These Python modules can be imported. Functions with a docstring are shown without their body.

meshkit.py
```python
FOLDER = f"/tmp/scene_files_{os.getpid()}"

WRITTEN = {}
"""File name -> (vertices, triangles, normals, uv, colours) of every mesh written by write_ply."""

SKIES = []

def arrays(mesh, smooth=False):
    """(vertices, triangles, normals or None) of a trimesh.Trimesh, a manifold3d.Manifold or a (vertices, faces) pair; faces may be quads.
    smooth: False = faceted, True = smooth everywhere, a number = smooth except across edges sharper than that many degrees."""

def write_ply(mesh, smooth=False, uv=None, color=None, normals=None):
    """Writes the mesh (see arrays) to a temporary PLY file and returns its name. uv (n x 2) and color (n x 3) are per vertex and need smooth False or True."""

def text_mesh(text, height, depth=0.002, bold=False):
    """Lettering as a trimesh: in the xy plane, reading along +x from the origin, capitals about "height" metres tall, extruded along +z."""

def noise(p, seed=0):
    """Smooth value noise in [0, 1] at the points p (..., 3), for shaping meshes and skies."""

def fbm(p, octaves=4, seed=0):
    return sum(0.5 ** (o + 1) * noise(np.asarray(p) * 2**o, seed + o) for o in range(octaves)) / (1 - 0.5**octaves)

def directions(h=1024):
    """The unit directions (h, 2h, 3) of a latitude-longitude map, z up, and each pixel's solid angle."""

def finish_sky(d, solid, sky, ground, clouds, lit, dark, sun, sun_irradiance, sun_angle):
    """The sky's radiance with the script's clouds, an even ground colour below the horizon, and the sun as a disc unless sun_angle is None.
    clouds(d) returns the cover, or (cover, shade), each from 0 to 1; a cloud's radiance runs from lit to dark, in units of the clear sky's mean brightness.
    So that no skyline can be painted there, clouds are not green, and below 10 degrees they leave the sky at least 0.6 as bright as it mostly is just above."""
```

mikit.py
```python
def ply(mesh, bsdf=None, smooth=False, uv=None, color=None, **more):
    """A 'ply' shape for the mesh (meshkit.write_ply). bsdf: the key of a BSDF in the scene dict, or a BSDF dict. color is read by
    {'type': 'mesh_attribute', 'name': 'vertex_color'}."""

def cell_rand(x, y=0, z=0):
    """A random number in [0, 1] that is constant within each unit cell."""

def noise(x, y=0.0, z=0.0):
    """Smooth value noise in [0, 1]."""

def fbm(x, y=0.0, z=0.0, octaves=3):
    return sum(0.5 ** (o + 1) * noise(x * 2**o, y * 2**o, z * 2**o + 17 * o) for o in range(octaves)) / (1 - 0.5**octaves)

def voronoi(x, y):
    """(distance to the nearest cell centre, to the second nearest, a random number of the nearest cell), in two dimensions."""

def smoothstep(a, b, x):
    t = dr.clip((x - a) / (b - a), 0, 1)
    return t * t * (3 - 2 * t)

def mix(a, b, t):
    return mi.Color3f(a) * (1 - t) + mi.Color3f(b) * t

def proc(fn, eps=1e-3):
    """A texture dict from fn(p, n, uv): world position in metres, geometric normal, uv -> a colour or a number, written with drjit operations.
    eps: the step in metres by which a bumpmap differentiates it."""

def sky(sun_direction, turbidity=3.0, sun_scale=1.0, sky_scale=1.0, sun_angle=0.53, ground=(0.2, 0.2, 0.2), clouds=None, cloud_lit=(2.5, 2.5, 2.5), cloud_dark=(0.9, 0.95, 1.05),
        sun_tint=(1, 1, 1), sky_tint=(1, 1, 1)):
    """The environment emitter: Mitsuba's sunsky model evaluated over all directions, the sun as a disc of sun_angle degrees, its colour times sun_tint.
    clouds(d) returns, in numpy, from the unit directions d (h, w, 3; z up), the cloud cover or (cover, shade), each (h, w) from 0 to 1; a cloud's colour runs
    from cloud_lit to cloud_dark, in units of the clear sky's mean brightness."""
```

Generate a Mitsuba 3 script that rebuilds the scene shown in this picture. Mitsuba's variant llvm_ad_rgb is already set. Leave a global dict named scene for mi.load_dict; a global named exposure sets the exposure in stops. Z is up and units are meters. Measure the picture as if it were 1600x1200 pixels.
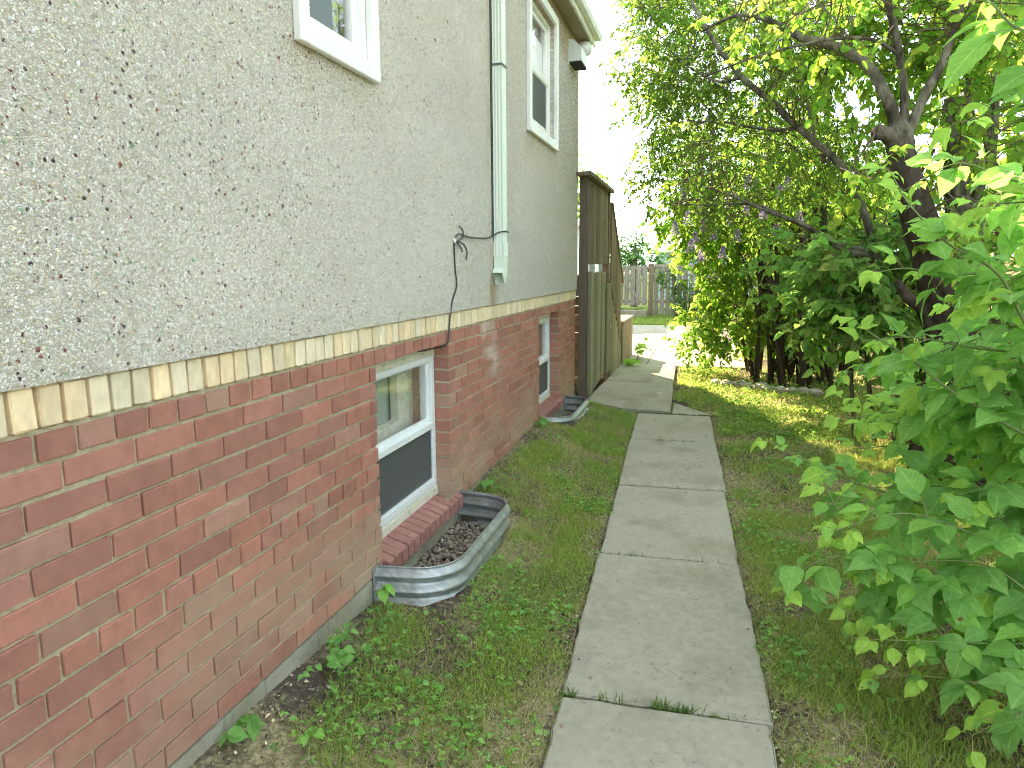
import math, random
import numpy as np, trimesh, drjit as dr, mitsuba as mi, mikit, meshkit
from mikit import proc, noise, fbm, voronoi, cell_rand, smoothstep, mix, ply
from shapely.geometry import Polygon, box as sbox
from shapely.ops import unary_union

T = mi.ScalarTransform4f
rng = np.random.default_rng(7)
scene, labels = {}, {}

# ---------------------------------------------------------------- camera, sky, exposure
EYE = np.array([1.357, 0.0, 1.330])
YAW, PITCH, ROLL = -0.2671, 0.1616, -0.0067
_f = np.array([math.sin(YAW) * math.cos(PITCH), math.cos(YAW) * math.cos(PITCH), -math.sin(PITCH)])
_r = np.array([math.cos(YAW), -math.sin(YAW), 0.0])
_u = np.cross(_r, _f)
_u = _u * math.cos(ROLL) - _r * math.sin(ROLL)
scene['camera'] = {'type': 'perspective', 'fov': 71.35, 'fov_axis': 'x', 'near_clip': 0.05, 'far_clip': 500.0,
                   'to_world': T().look_at(origin=EYE.tolist(), target=(EYE + _f).tolist(), up=_u.tolist())}
SUN = (-0.564, 0.826, 0.62)
scene['sky_light'] = mikit.sky(SUN, turbidity=3, clouds=lambda d: 0.45 + 0 * d[..., 0], cloud_lit=(2.08, 2.12, 1.98),
                               sun_tint=(1.0, 0.97, 0.9), sky_tint=(0.955, 0.975, 0.885))
exposure = 4.5

# ---------------------------------------------------------------- naming
def numbered(key):
    if key not in scene and key not in labels:
        return key
    k = 1
    while f'{key}_{k:03d}' in scene or f'{key}_{k:03d}' in labels:
        k += 1
    return f'{key}_{k:03d}'

_next = {}
def fresh(key):
    """numbered(), without searching from 1 every time"""
    if key not in _next:
        _next[key] = 1
        return key
    k = _next[key]; _next[key] += 1
    return f'{key}_{k:03d}'

def thing(name, label, cat, group=None):
    key = fresh(name)
    labels[key] = {'label': label, 'category': cat}
    if group:
        labels[key]['group'] = group
    return key

def put(key, shape, label=None, kind=None):
    scene[key] = shape
    if label or kind:
        labels.setdefault(key, {})
        if label: labels[key]['label'] = label
        if kind: labels[key]['kind'] = kind
    return key

def part(parent, name, mesh, bsdf, smooth=False, label=None, kind=None, **kw):
    return put(fresh(parent + '__' + name), ply(mesh, bsdf, smooth=smooth, **kw), label, kind)

def struct(name, mesh, bsdf, label, smooth=False, **kw):
    key = fresh(name)
    labels[key] = {'label': label, 'kind': 'structure'}
    if mesh is not None:
        scene[key] = ply(mesh, bsdf, smooth=smooth, **kw)
    return key

def stuff(name, mesh, bsdf, label, cat, smooth=False, **kw):
    key = fresh(name)
    labels[key] = {'label': label, 'category': cat, 'kind': 'stuff'}
    scene[key] = ply(mesh, bsdf, smooth=smooth, **kw)
    return key

# ---------------------------------------------------------------- mesh helpers
_sg = np.array([[x, y, z] for x in (-1, 1) for y in (-1, 1) for z in (-1, 1)], float)
_cid = [(s, a) for s in range(8) for a in range(3)]
_ct = np.array([_sg[s] * 1.0 - 0.2 * _sg[s] * (np.arange(3) != a) for s, a in _cid])
_ch = trimesh.convex.convex_hull(_ct)
_cmap = [int(np.argmin(((_ct - v) ** 2).sum(1))) for v in _ch.vertices]
_cS = np.array([_sg[_cid[i][0]] for i in _cmap])
_cM = np.array([(np.arange(3) != _cid[i][1]) for i in _cmap], float)
_cF = np.array(_ch.faces)

def cbox(lo, hi, c=0.004, jit=0.0):
    """a box with chamfered edges (44 triangles)"""
    lo, hi = np.asarray(lo, float), np.asarray(hi, float)
    h = (hi - lo) / 2
    c = min(c, 0.45 * h.min())
    v = (lo + hi) / 2 + _cS * h - _cS * _cM * c
    if jit:
        v = v + rng.normal(0, jit, v.shape)
    return trimesh.Trimesh(v, _cF, process=False)

def cat(ms):
    vs, fs, n = [], [], 0
    for m in ms:
        vs.append(np.asarray(m.vertices)); fs.append(np.asarray(m.faces) + n); n += len(m.vertices)
    return trimesh.Trimesh(np.vstack(vs), np.vstack(fs), process=False)

def spline(pts, n=5):
    p = np.asarray(pts, float)
    if len(p) < 3:
        t = np.linspace(0, 1, n + 1)[:, None]
        return p[0] * (1 - t) + p[-1] * t
    q = np.vstack([2 * p[0] - p[1], p, 2 * p[-1] - p[-2]])
    out = []
    for i in range(1, len(q) - 2):
        a, b, c, d = q[i - 1], q[i], q[i + 1], q[i + 2]
        for t in np.arange(n) / n:
            out.append(0.5 * (2 * b + (c - a) * t + (2 * a - 5 * b + 4 * c - d) * t * t + (3 * b - a - 3 * c + d) * t ** 3))
    out.append(p[-1])
    return np.array(out)

def tube(pts, rad, n=8, bump=0.0):
    p = np.asarray(pts, float)
    r = np.broadcast_to(np.asarray(rad, float), (len(p),))
    t = np.gradient(p, axis=0)
    t /= np.linalg.norm(t, axis=1, keepdims=True) + 1e-12
    a = np.cross(t[0], [0.3, 0.5, 0.81]); a /= np.linalg.norm(a)
    ring, ang = [], np.arange(n) * 2 * math.pi / n
    for i in range(len(p)):
        a = a - t[i] * (a @ t[i]); a /= np.linalg.norm(a) + 1e-12
        b = np.cross(t[i], a)
        k = r[i] * (1 + (rng.normal(0, bump, n) if bump else 0))
        ring.append(p[i] + (np.cos(ang) * k)[:, None] * a + (np.sin(ang) * k)[:, None] * b)
    v = np.vstack(ring + [p[:1], p[-1:]])
    f = []
    for i in range(len(p) - 1):
        for j in range(n):
            q = [i * n + j, i * n + (j + 1) % n, (i + 1) * n + (j + 1) % n, (i + 1) * n + j]
            f += [[q[0], q[1], q[2]], [q[0], q[2], q[3]]]
    e = len(p) * n
    for j in range(n):
        f += [[e, (j + 1) % n, j], [e + 1, (len(p) - 1) * n + j, (len(p) - 1) * n + (j + 1) % n]]
    return trimesh.Trimesh(v, np.array(f), process=False)

def limb(rows, n=5, seg=10, bump=0.05):
    """rows of (x, y, z, radius)"""
    s = spline(rows, n)
    return tube(s[:, :3], np.maximum(s[:, 3], 0.002), seg, bump)

def slab_poly(poly, z0, z1, c=0.0):
    m = trimesh.creation.extrude_polygon(poly, z1 - z0, engine='earcut')
    m.apply_translation([0, 0, z0])
    return m

def wall_yz(poly, x0, x1):
    """a polygon in (y, z) extruded from x0 to x1"""
    m = trimesh.creation.extrude_polygon(poly, x1 - x0, engine='earcut')
    v = np.asarray(m.vertices)
    return trimesh.Trimesh(np.stack([v[:, 2] + x0, v[:, 0], v[:, 1]], 1), m.faces, process=False)

def unit(v):
    v = np.asarray(v, float)
    return v / (np.linalg.norm(v, axis=-1, keepdims=True) + 1e-12)

def frames(axis, normal):
    """(N,3,3) with columns side, axis, normal"""
    a = unit(axis); n = normal - a * (normal * a).sum(-1, keepdims=True); n = unit(n)
    return np.stack([np.cross(a, n), a, n], -1)

def scatter(tv, tf, pos, rot, scale, col=None):
    """copies of a small template baked into one mesh; scale (N,) or (N,3); col (N,3) -> (mesh, vertex colours)"""
    n, k = len(pos), len(tv)
    s = np.asarray(scale, float)
    s = s[:, None] * np.ones(3) if s.ndim == 1 else s
    v = np.einsum('nij,nkj->nki', rot, tv[None] * s[:, None, :]) + pos[:, None, :]
    f = (tf[None] + (np.arange(n) * k)[:, None, None]).reshape(-1, 3)
    m = trimesh.Trimesh(v.reshape(-1, 3), f, process=False)
    return m, (np.repeat(col, k, axis=0) if col is not None else None)

def ss(a, b, x):
    t = np.clip((np.asarray(x, float) - a) / (b - a), 0, 1)
    return t * t * (3 - 2 * t)

# ---------------------------------------------------------------- materials
def two(d):
    return {'type': 'twosided', 'bsdf': d}

def bumped(d, tex, scale):
    return {'type': 'bumpmap', 'arbitrary': tex, 'scale': scale, 'bsdf': d}

def plain(key, rgb, rough=0.6, metallic=0.0, spec=0.5):
    scene[key] = two({'type': 'principled', 'base_color': {'type': 'rgb', 'value': list(rgb)}, 'roughness': rough, 'metallic': metallic, 'specular': spec})

def brick_col(p, n, uv):
    """uv carries the brick's own tone and lightness"""
    c = mix((0.345, 0.148, 0.106), (0.30, 0.142, 0.114), uv.x)
    c = mix(c, (0.34, 0.20, 0.145), smoothstep(0.78, 1.0, uv.x))
    c = c * (0.86 + 0.32 * uv.y)
    g = fbm(p.y * 30, p.z * 30, p.x * 30, 2)
    c = c * (0.84 + 0.26 * g + 0.16 * noise(p.y * 230, p.z * 230, p.x * 230))
    # pale splash dust near the ground, lime bloom under the downpipe
    d = smoothstep(0.55, 0.05, p.z) * smoothstep(0.25, 0.7, fbm(p.y * 3.1, p.z * 3.1, 4.0, 3))
    c = mix(c, (0.40, 0.30, 0.21), 0.66 * d)
    w = dr.exp(-dr.square((p.y - 4.33 - (0.95 - p.z) * 0.75) / 0.14)) * smoothstep(0.5, 0.75, p.z) * smoothstep(0.25, 0.65, noise(p.y * 11, p.z * 14, 2.0))
    return mix(c, (0.55, 0.5, 0.43), 0.62 * w)

def grain_h(p, n, uv):
    return fbm(p.x * 260, p.y * 260, p.z * 260, 3)

scene['brick'] = two(bumped({'type': 'principled', 'base_color': proc(brick_col), 'roughness': 0.75, 'specular': 0.3}, proc(grain_h), 0.0022))

def yellow_col(p, n, uv):
    c = mix((0.74, 0.585, 0.36), (0.70, 0.61, 0.44), uv.x) * (0.86 + 0.24 * uv.y)
    g = fbm(p.y * 60, p.z * 30, p.x * 60, 3)
    return c * (0.75 + 0.5 * g)
scene['yellow_brick'] = two({'type': 'principled', 'base_color': proc(yellow_col), 'roughness': 0.6, 'specular': 0.3})

def mortar_col(p, n, uv):
    g = fbm(p.y * 70, p.z * 70, p.x * 70, 3)
    return mi.Color3f(0.43, 0.375, 0.25) * (0.6 + 0.75 * g)
scene['mortar'] = two(bumped({'type': 'principled', 'base_color': proc(mortar_col), 'roughness': 0.9, 'specular': 0.2}, proc(grain_h), 0.004))

def stucco_col(p, n, uv):
    y, z = p.y, p.z
    d1, d2, r = voronoi(y * 170 + 0.6 * noise(y * 90, z * 90), z * 190)
    c = mix((0.42, 0.385, 0.305), (0.63, 0.60, 0.525), smoothstep(0.15, 0.75, r))
    c = mix(c, (0.80, 0.79, 0.74), smoothstep(0.80, 0.92, r))
    c = mix((0.33, 0.295, 0.22), c, smoothstep(0.03, 0.22, d2 - d1))
    # coloured glass and dark stone chips
    a1, a2, q = voronoi(y * 52 + 31.7, z * 56)
    q2 = cell_rand(q * 977.0, 3, 5)
    chip = (1 - smoothstep(0.10 + 0.16 * q2, 0.14 + 0.18 * q2, a1)) * smoothstep(0.79, 0.795, q)
    k = (q - 0.795) / 0.205
    cc = mix((0.055, 0.028, 0.028), (0.17, 0.04, 0.03), smoothstep(0.2, 0.45, k))
    cc = mix(cc, (0.22, 0.31, 0.20), smoothstep(0.66, 0.67, k))
    cc = mix(cc, (0.35, 0.34, 0.33), smoothstep(0.84, 0.85, k))
    c = mix(c, cc, chip)
    # soft weather staining; the wall also turns browner towards the eave
    s = fbm(y * 1.7, z * 2.3, 1.0, 4)
    c = c * (0.95 + 0.26 * s)
    drip = dr.exp(-dr.square((y - 4.46) / 0.07)) * smoothstep(1.32, 1.2, z)
    sill = (smoothstep(2.1, 2.2, y) * smoothstep(2.9, 2.8, y) * smoothstep(1.8, 2.1, z) * smoothstep(2.10, 2.08, z)
            + smoothstep(5.2, 5.35, y) * smoothstep(6.5, 6.35, y) * smoothstep(2.0, 2.34, z) * smoothstep(2.36, 2.34, z))
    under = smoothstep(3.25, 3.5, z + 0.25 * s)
    side = dr.exp(-dr.square((y - 4.40) / 0.05)) * 0.5
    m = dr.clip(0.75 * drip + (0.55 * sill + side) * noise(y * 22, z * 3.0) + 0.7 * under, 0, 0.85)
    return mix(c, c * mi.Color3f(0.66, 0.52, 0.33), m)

def stucco_h(p, n, uv):
    d1, d2, r = voronoi(p.y * 170 + 0.6 * noise(p.y * 90, p.z * 90), p.z * 190)
    return (d2 - d1) * (0.4 + 0.6 * r) + 0.35 * noise(p.y * 400, p.z * 400)
scene['stucco'] = two(bumped({'type': 'principled', 'base_color': proc(stucco_col), 'roughness': 0.7, 'specular': 0.35}, proc(stucco_h, 6e-4), 0.0045))
scene['stone_chip'] = two({'type': 'principled', 'base_color': {'type': 'mesh_attribute', 'name': 'vertex_color'}, 'roughness': 0.35, 'specular': 0.5})

def concrete_col(p, n, uv):
    a = fbm(p.x * 2.2, p.y * 2.2, p.z * 2, 4)
    b = fbm(p.x * 40, p.y * 40, p.z * 40, 3)
    c = mix((0.322, 0.302, 0.228), (0.370, 0.350, 0.27), a) * (0.84 + 0.32 * b)
    sp = smoothstep(0.80, 0.86, noise(p.x * 95, p.y * 95, 3.0))
    c = mix(c, (0.10, 0.09, 0.07), 0.4 * sp * noise(p.x * 9, p.y * 9))
    st = smoothstep(0.45, 0.8, fbm(p.x * 5 + 5, p.y * 4, 9.0, 5))
    return mix(c, c * mi.Color3f(0.80, 0.79, 0.75), st)
scene['concrete'] = two(bumped({'type': 'principled', 'base_color': proc(concrete_col), 'roughness': 0.85, 'specular': 0.25}, proc(grain_h), 0.0025))

def ground_col(p, n, uv):
    a = fbm(p.x * 3.0, p.y * 3.0, 2.0, 4)
    b = fbm(p.x * 55, p.y * 55, 5.0, 3)
    e = noise(p.x * 170, p.y * 170, 8.0)
    soil = mi.Color3f(0.085, 0.068, 0.052) * (0.5 + b)
    thatch = mi.Color3f(0.25, 0.215, 0.12) * (0.25 + b * 0.9 + e * 0.7)
    c = mix(soil, thatch, smoothstep(0.36, 0.66, a * 0.7 + 0.3 * b))
    far = smoothstep(12.0, 18.0, p.y)
    return mix(c, mi.Color3f(0.075, 0.13, 0.03) * (0.6 + 0.8 * b), far)
scene['soil'] = two(bumped({'type': 'principled', 'base_color': proc(ground_col), 'roughness': 0.95, 'specular': 0.15}, proc(lambda p, n, uv: fbm(p.x * 110, p.y * 110, 1.0, 3)), 0.012))

def wood_col(p, n, uv):
    """uv.x: brown (0) to green-grey (1); uv.y: lightness and grain offset; grain runs upright"""
    o = uv.y * 37.0
    g = fbm(p.x * 70 + o, p.y * 70 + o, p.z * 2.2 + o, 4)
    h = noise(p.x * 260 + o, p.y * 260, p.z * 7)
    c = mix((0.215, 0.165, 0.122), (0.29, 0.27, 0.185), dr.minimum(uv.x, 1.0))
    c = mix(c, (0.33, 0.305, 0.28), dr.clip(uv.x - 1.0, 0, 1))
    c = c * (0.6 + 0.5 * uv.y) * (0.55 + 0.8 * g) * (0.85 + 0.3 * h)
    alg = smoothstep(0.5, 0.8, fbm(p.y * 4 + o, p.z * 2.0, p.x * 4, 3)) * dr.select(uv.x > 1.0, 0.0, uv.x)
    return mix(c, mi.Color3f(0.17, 0.19, 0.10), 0.55 * alg)
scene['weathered_wood'] = two(bumped({'type': 'principled', 'base_color': proc(wood_col), 'roughness': 0.85, 'specular': 0.2}, proc(lambda p, n, uv: fbm(p.x * 110, p.y * 110, p.z * 5, 3)), 0.004))

def bark_col(p, n, uv):
    g = fbm(p.x * 26, p.y * 26, p.z * 9, 4)
    b = noise(p.x * 7, p.y * 7, p.z * 5)
    return mix((0.05, 0.042, 0.03), (0.235, 0.21, 0.155), smoothstep(0.25, 0.8, g * 0.7 + 0.3 * b))
scene['bark'] = two(bumped({'type': 'principled', 'base_color': proc(bark_col), 'roughness': 0.9, 'specular': 0.2}, proc(lambda p, n, uv: fbm(p.x * 34, p.y * 34, p.z * 11, 4)), 0.03))
scene['old_bark'] = two(bumped({'type': 'principled', 'base_color': proc(lambda p, n, uv: mix(mix((0.022, 0.017, 0.013), (0.10, 0.078, 0.058), fbm(p.x * 30, p.y * 30, p.z * 8, 4)), bark_col(p, n, uv), smoothstep(1.95, 2.25, p.z + 0.25 * noise(p.x * 14, p.y * 14, p.z * 5)))), 'roughness': 0.95, 'specular': 0.15}, proc(lambda p, n, uv: fbm(p.x * 30, p.y * 30, p.z * 8, 4)), 0.05))
plain('dark_bark', (0.055, 0.043, 0.034), 0.9, spec=0.2)
plain('twig', (0.13, 0.10, 0.07), 0.8, spec=0.2)
plain('green_stem', (0.16, 0.21, 0.07), 0.6)
plain('red_stem', (0.26, 0.14, 0.09), 0.6)
scene['leaf'] = {'type': 'principledthin', 'base_color': {'type': 'mesh_attribute', 'name': 'vertex_color'}, 'roughness': 0.5, 'diff_trans': 1.2, 'spec_trans': 0.0, 'eta': 1.4}
def maple_col(p, n, uv):
    """uv.x: across the blade, plus 4 for every tone; uv.y: along it"""
    k = dr.floor(uv.x / 4 + 0.5)
    x = dr.abs(uv.x - 4 * k)
    c = mi.Color3f(0.29, 0.545, 0.13)
    for j, q in ((1, (0.335, 0.61, 0.13)), (2, (0.245, 0.48, 0.125)), (3, (0.43, 0.67, 0.12)), (4, (0.275, 0.51, 0.14))):
        c = dr.select(dr.abs(k - j) < 0.5, mi.Color3f(q), c)
    w = (uv.y - x * 0.9) * 7.5
    vein = smoothstep(0.12, 0.02, dr.abs(w - dr.floor(w + 0.5))) * smoothstep(0.0, 0.1, uv.y)
    vein = dr.maximum(vein * 0.6, smoothstep(0.035, 0.008, x))
    c = c * (0.80 + 0.4 * fbm(p.x * 70, p.y * 70, p.z * 70, 3)) * (0.82 + 0.36 * noise(p.x * 6, p.y * 6, p.z * 6))
    br = smoothstep(0.80, 0.86, noise(p.x * 55, p.y * 55, p.z * 55)) * smoothstep(0.66, 0.74, noise(p.x * 8 + 3, p.y * 8, p.z * 8))
    c = mix(c, (0.22, 0.15, 0.05), br)
    return mix(c, c * mi.Color3f(1.35, 1.22, 1.5), vein)
scene['maple_leaf'] = {'type': 'principledthin', 'base_color': proc(maple_col), 'roughness': 0.33, 'diff_trans': 1.05, 'spec_trans': 0.0, 'eta': 1.45}
scene['flake'] = two({'type': 'principled', 'base_color': {'type': 'mesh_attribute', 'name': 'vertex_color'}, 'roughness': 0.8, 'specular': 0.25})

def galv_col(p, n, uv):
    d1, d2, r = voronoi(p.y * 40 + p.z * 13, p.x * 40 + p.z * 37)
    g = fbm(p.y * 6, p.x * 6, p.z * 9, 3)
    c = mix((0.36, 0.39, 0.39), (0.48, 0.50, 0.49), r) * (0.7 + 0.5 * g)
    return mix(c, mi.Color3f(0.42, 0.38, 0.27), 0.5 * smoothstep(0.5, 0.8, fbm(p.y * 9, p.x * 9, p.z * 22, 3)))
scene['galvanised'] = two({'type': 'principled', 'base_color': proc(galv_col), 'roughness': 0.48, 'metallic': 0.7})

def paint_col(p, n, uv):
    g = fbm(p.x * 30, p.y * 30, p.z * 6, 3)
    return mi.Color3f(0.78, 0.78, 0.74) * (0.82 + 0.26 * g)
scene['white_paint'] = two({'type': 'principled', 'base_color': proc(paint_col), 'roughness': 0.4, 'specular': 0.5})
def cream_col(p, n, uv):
    g = fbm(p.x * 40, p.y * 40, p.z * 40, 3)
    return mi.Color3f(0.66, 0.64, 0.52) * (0.72 + 0.45 * g)
scene['cream_paint'] = two({'type': 'principled', 'base_color': proc(cream_col), 'roughness': 0.5, 'specular': 0.4})
plain('pale_green_metal', (0.66, 0.73, 0.62), 0.35)
plain('aluminium_white', (0.70, 0.73, 0.72), 0.35)
plain('tan_soffit', (0.33, 0.28, 0.20), 0.8)
plain('grey_gasket', (0.10, 0.11, 0.11), 0.6)
plain('vent_grey', (0.62, 0.66, 0.62), 0.4)
plain('dark_inside', (0.025, 0.025, 0.028), 0.9)
plain('screen_mesh', (0.08, 0.085, 0.085), 0.55)
plain('reflected_sky_white', (.85, .86, .88), 0.9)  # bright white of the sky mirrored in the upper sash
plain('grey_screen', (.13, .16, .16), 0.6)
plain('curtain', (0.50, 0.53, 0.47), 0.9)
plain('pale_blind', (0.36, 0.41, 0.37), 0.9)
plain('blind', (0.14, 0.17, 0.16), 0.9)
plain('black_cable', (0.03, 0.03, 0.032), 0.5)
plain('steel_screw', (0.4, 0.4, 0.38), 0.4, 0.8)
plain('roofing', (0.07, 0.065, 0.06), 0.9)
plain('white_siding', (0.76, 0.77, 0.76), 0.6)
plain('blue_siding', (0.36, 0.46, 0.50), 0.7)
plain('globe_white', (0.85, 0.85, 0.85), 0.3)
scene['pane'] = {'type': 'thindielectric', 'int_ior': 1.5}

# ---------------------------------------------------------------- ground and pavements
WALK_Z = -0.13
def xl(y): return 0.92 - 0.0415 * (np.asarray(y) - 2.2)
def xr(y): return 1.60 - 0.035 * (np.asarray(y) - 2.2)

def ground_z(x, y):
    x, y = np.asarray(x, float), np.asarray(y, float)
    hz = np.interp(y, [-3, 1.5, 2.6, 3.75, 4.5, 5.5, 6.7, 7.6, 9.5], [-.07, -.055, -.10, -.06, .015, .035, .0, -.03, -.13])
    t = ss(0.02, 0.72, x)
    z = hz * (1 - t) - 0.142 * t
    z = z + (meshkit.fbm(np.stack([x * 3, y * 3, 0 * x], -1), 3) - 0.5) * 0.035 * ss(0, .15, np.minimum(abs(x - xl(y)), abs(x - xr(y))))
    z = z + 0.05 * ss(2.0, 4.0, x) * ss(18, 14, y)
    inwalk = ss(-.03, .01, x - xl(y)) * ss(.03, -.01, x - xr(y)) * (y < 7.25)
    z = z * (1 - inwalk) - 0.185 * inwalk
    pad = (x > 0.02) & (x < 0.93) & (y > 7.2) & (y < 11)
    z = np.where(pad | ((x > -3) & (x < 2.0) & (y > 10.7) & (y < 18.4)), -0.2, z)
    for yc, hy, ox in ((3.23, .555, .335), (6.425, .56, .252)):
        w = (np.abs((y - yc) / (hy + .015)) ** 6 + np.abs(x / (ox - .005)) ** 4) < .95
        z = np.where(w, -0.17, z)
    return np.where(x < -0.05, np.minimum(z, -0.12), z)

gx = np.unique(np.concatenate([np.linspace(-90, -8, 12), np.linspace(-8, -0.1, 10), np.linspace(-0.1, 4.0, 165), np.linspace(4, 9, 30), np.linspace(9, 90, 14)]))
gy = np.unique(np.concatenate([np.linspace(-60, -2, 10), np.linspace(-2, 0.8, 20), np.linspace(0.8, 11, 330), np.linspace(11, 26, 60), np.linspace(26, 150, 14)]))
X, Y = np.meshgrid(gx, gy)
gv = np.stack([X, Y, ground_z(X, Y)], -1).reshape(-1, 3)
nx = len(gx)
i = (np.arange(len(gy) - 1)[:, None] * nx + np.arange(nx - 1)[None]).ravel()
gf = np.vstack([np.stack([i, i + 1, i + nx + 1], 1), np.stack([i, i + nx + 1, i + nx], 1)])
struct('ground', trimesh.Trimesh(gv, gf, process=False), 'soil', 'bare soil and thatch under the grass beside the house and the path', smooth=True)

walk = struct('concrete_walk', None, None, 'narrow concrete slab path running along the house to the back yard')
def rough_edge(poly, d=0.0025):
    """a slab outline with slightly worn, uneven edges"""
    q = []
    c = list(poly.exterior.coords)[:-1]
    for a, b in zip(c, c[1:] + c[:1]):
        a, b = np.array(a), np.array(b); L = np.linalg.norm(b - a); k = max(1, int(L / 0.06))
        nrm = np.array([(b - a)[1], -(b - a)[0]]) / L
        for j in range(k):
            q.append(a + (b - a) * j / k + nrm * (rng.normal(0, d) if j else 0))
    return Polygon(q)
def add_slab(holder, pts, ztop, thick=0.09, tilt=(0, 0)):
    p = rough_edge(Polygon(pts))
    top = slab_poly(p.buffer(-0.007), ztop - 0.004, ztop)
    low = slab_poly(p, ztop - thick, ztop - 0.006)
    # chamfer ring: join the two outlines by a hull-like skirt
    a, b = np.array(p.exterior.coords)[:-1], None
    n = len(a); c = a.mean(0)
    inner = a + (c - a) / np.linalg.norm(c - a, axis=1, keepdims=True) * 0.009
    v = np.vstack([np.c_[a, np.full(n, ztop - 0.006)], np.c_[inner, np.full(n, ztop - 0.0005)]])
    f = []
    for k in range(n):
        m = (k + 1) % n
        f += [[k, m, n + m], [k, n + m, n + k]]
    m = cat([top, low, trimesh.Trimesh(v, np.array(f), process=False)])
    vv = np.asarray(m.vertices).copy()
    vv[:, 2] += (vv[:, 0] - c[0]) * tilt[0] + (vv[:, 1] - c[1]) * tilt[1]
    part(holder, 'slab', trimesh.Trimesh(vv, m.faces, process=False), 'concrete')
js = [-1.6, -0.4, 0.85, 2.23, 3.50, 4.715, 6.045, 7.165]
for k, (a, b) in enumerate(zip(js, js[1:])):
    a2, b2 = a + 0.006, b - 0.006
    add_slab(walk, [(xl(a2), a2), (xr(a2) + .012 * (k % 2), a2 + .004), (xr(b2), b2 + 0.01), (xl(b2) - .008 * (k % 2), b2 - .006)], WALK_Z + [0, 0, 0, .004, -.003, .002, 0][k], tilt=(rng.normal(0, .004), rng.normal(0, .003)))
add_slab(walk, [(0.10, 7.55), (0.55, 7.24), (1.035, 7.185), (0.985, 9.0), (0.13, 9.0)], -0.10)
add_slab(walk, [(0.13, 9.008), (0.985, 9.008), (0.94, 10.70), (0.13, 10.70)], -0.10)
add_slab(walk, [(1.05, 7.19), (1.46, 7.20), (1.30, 7.42), (1.045, 7.80)], -0.125)
patio = struct('patio', None, None, 'wide sunlit concrete patio at the end of the path')
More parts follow.
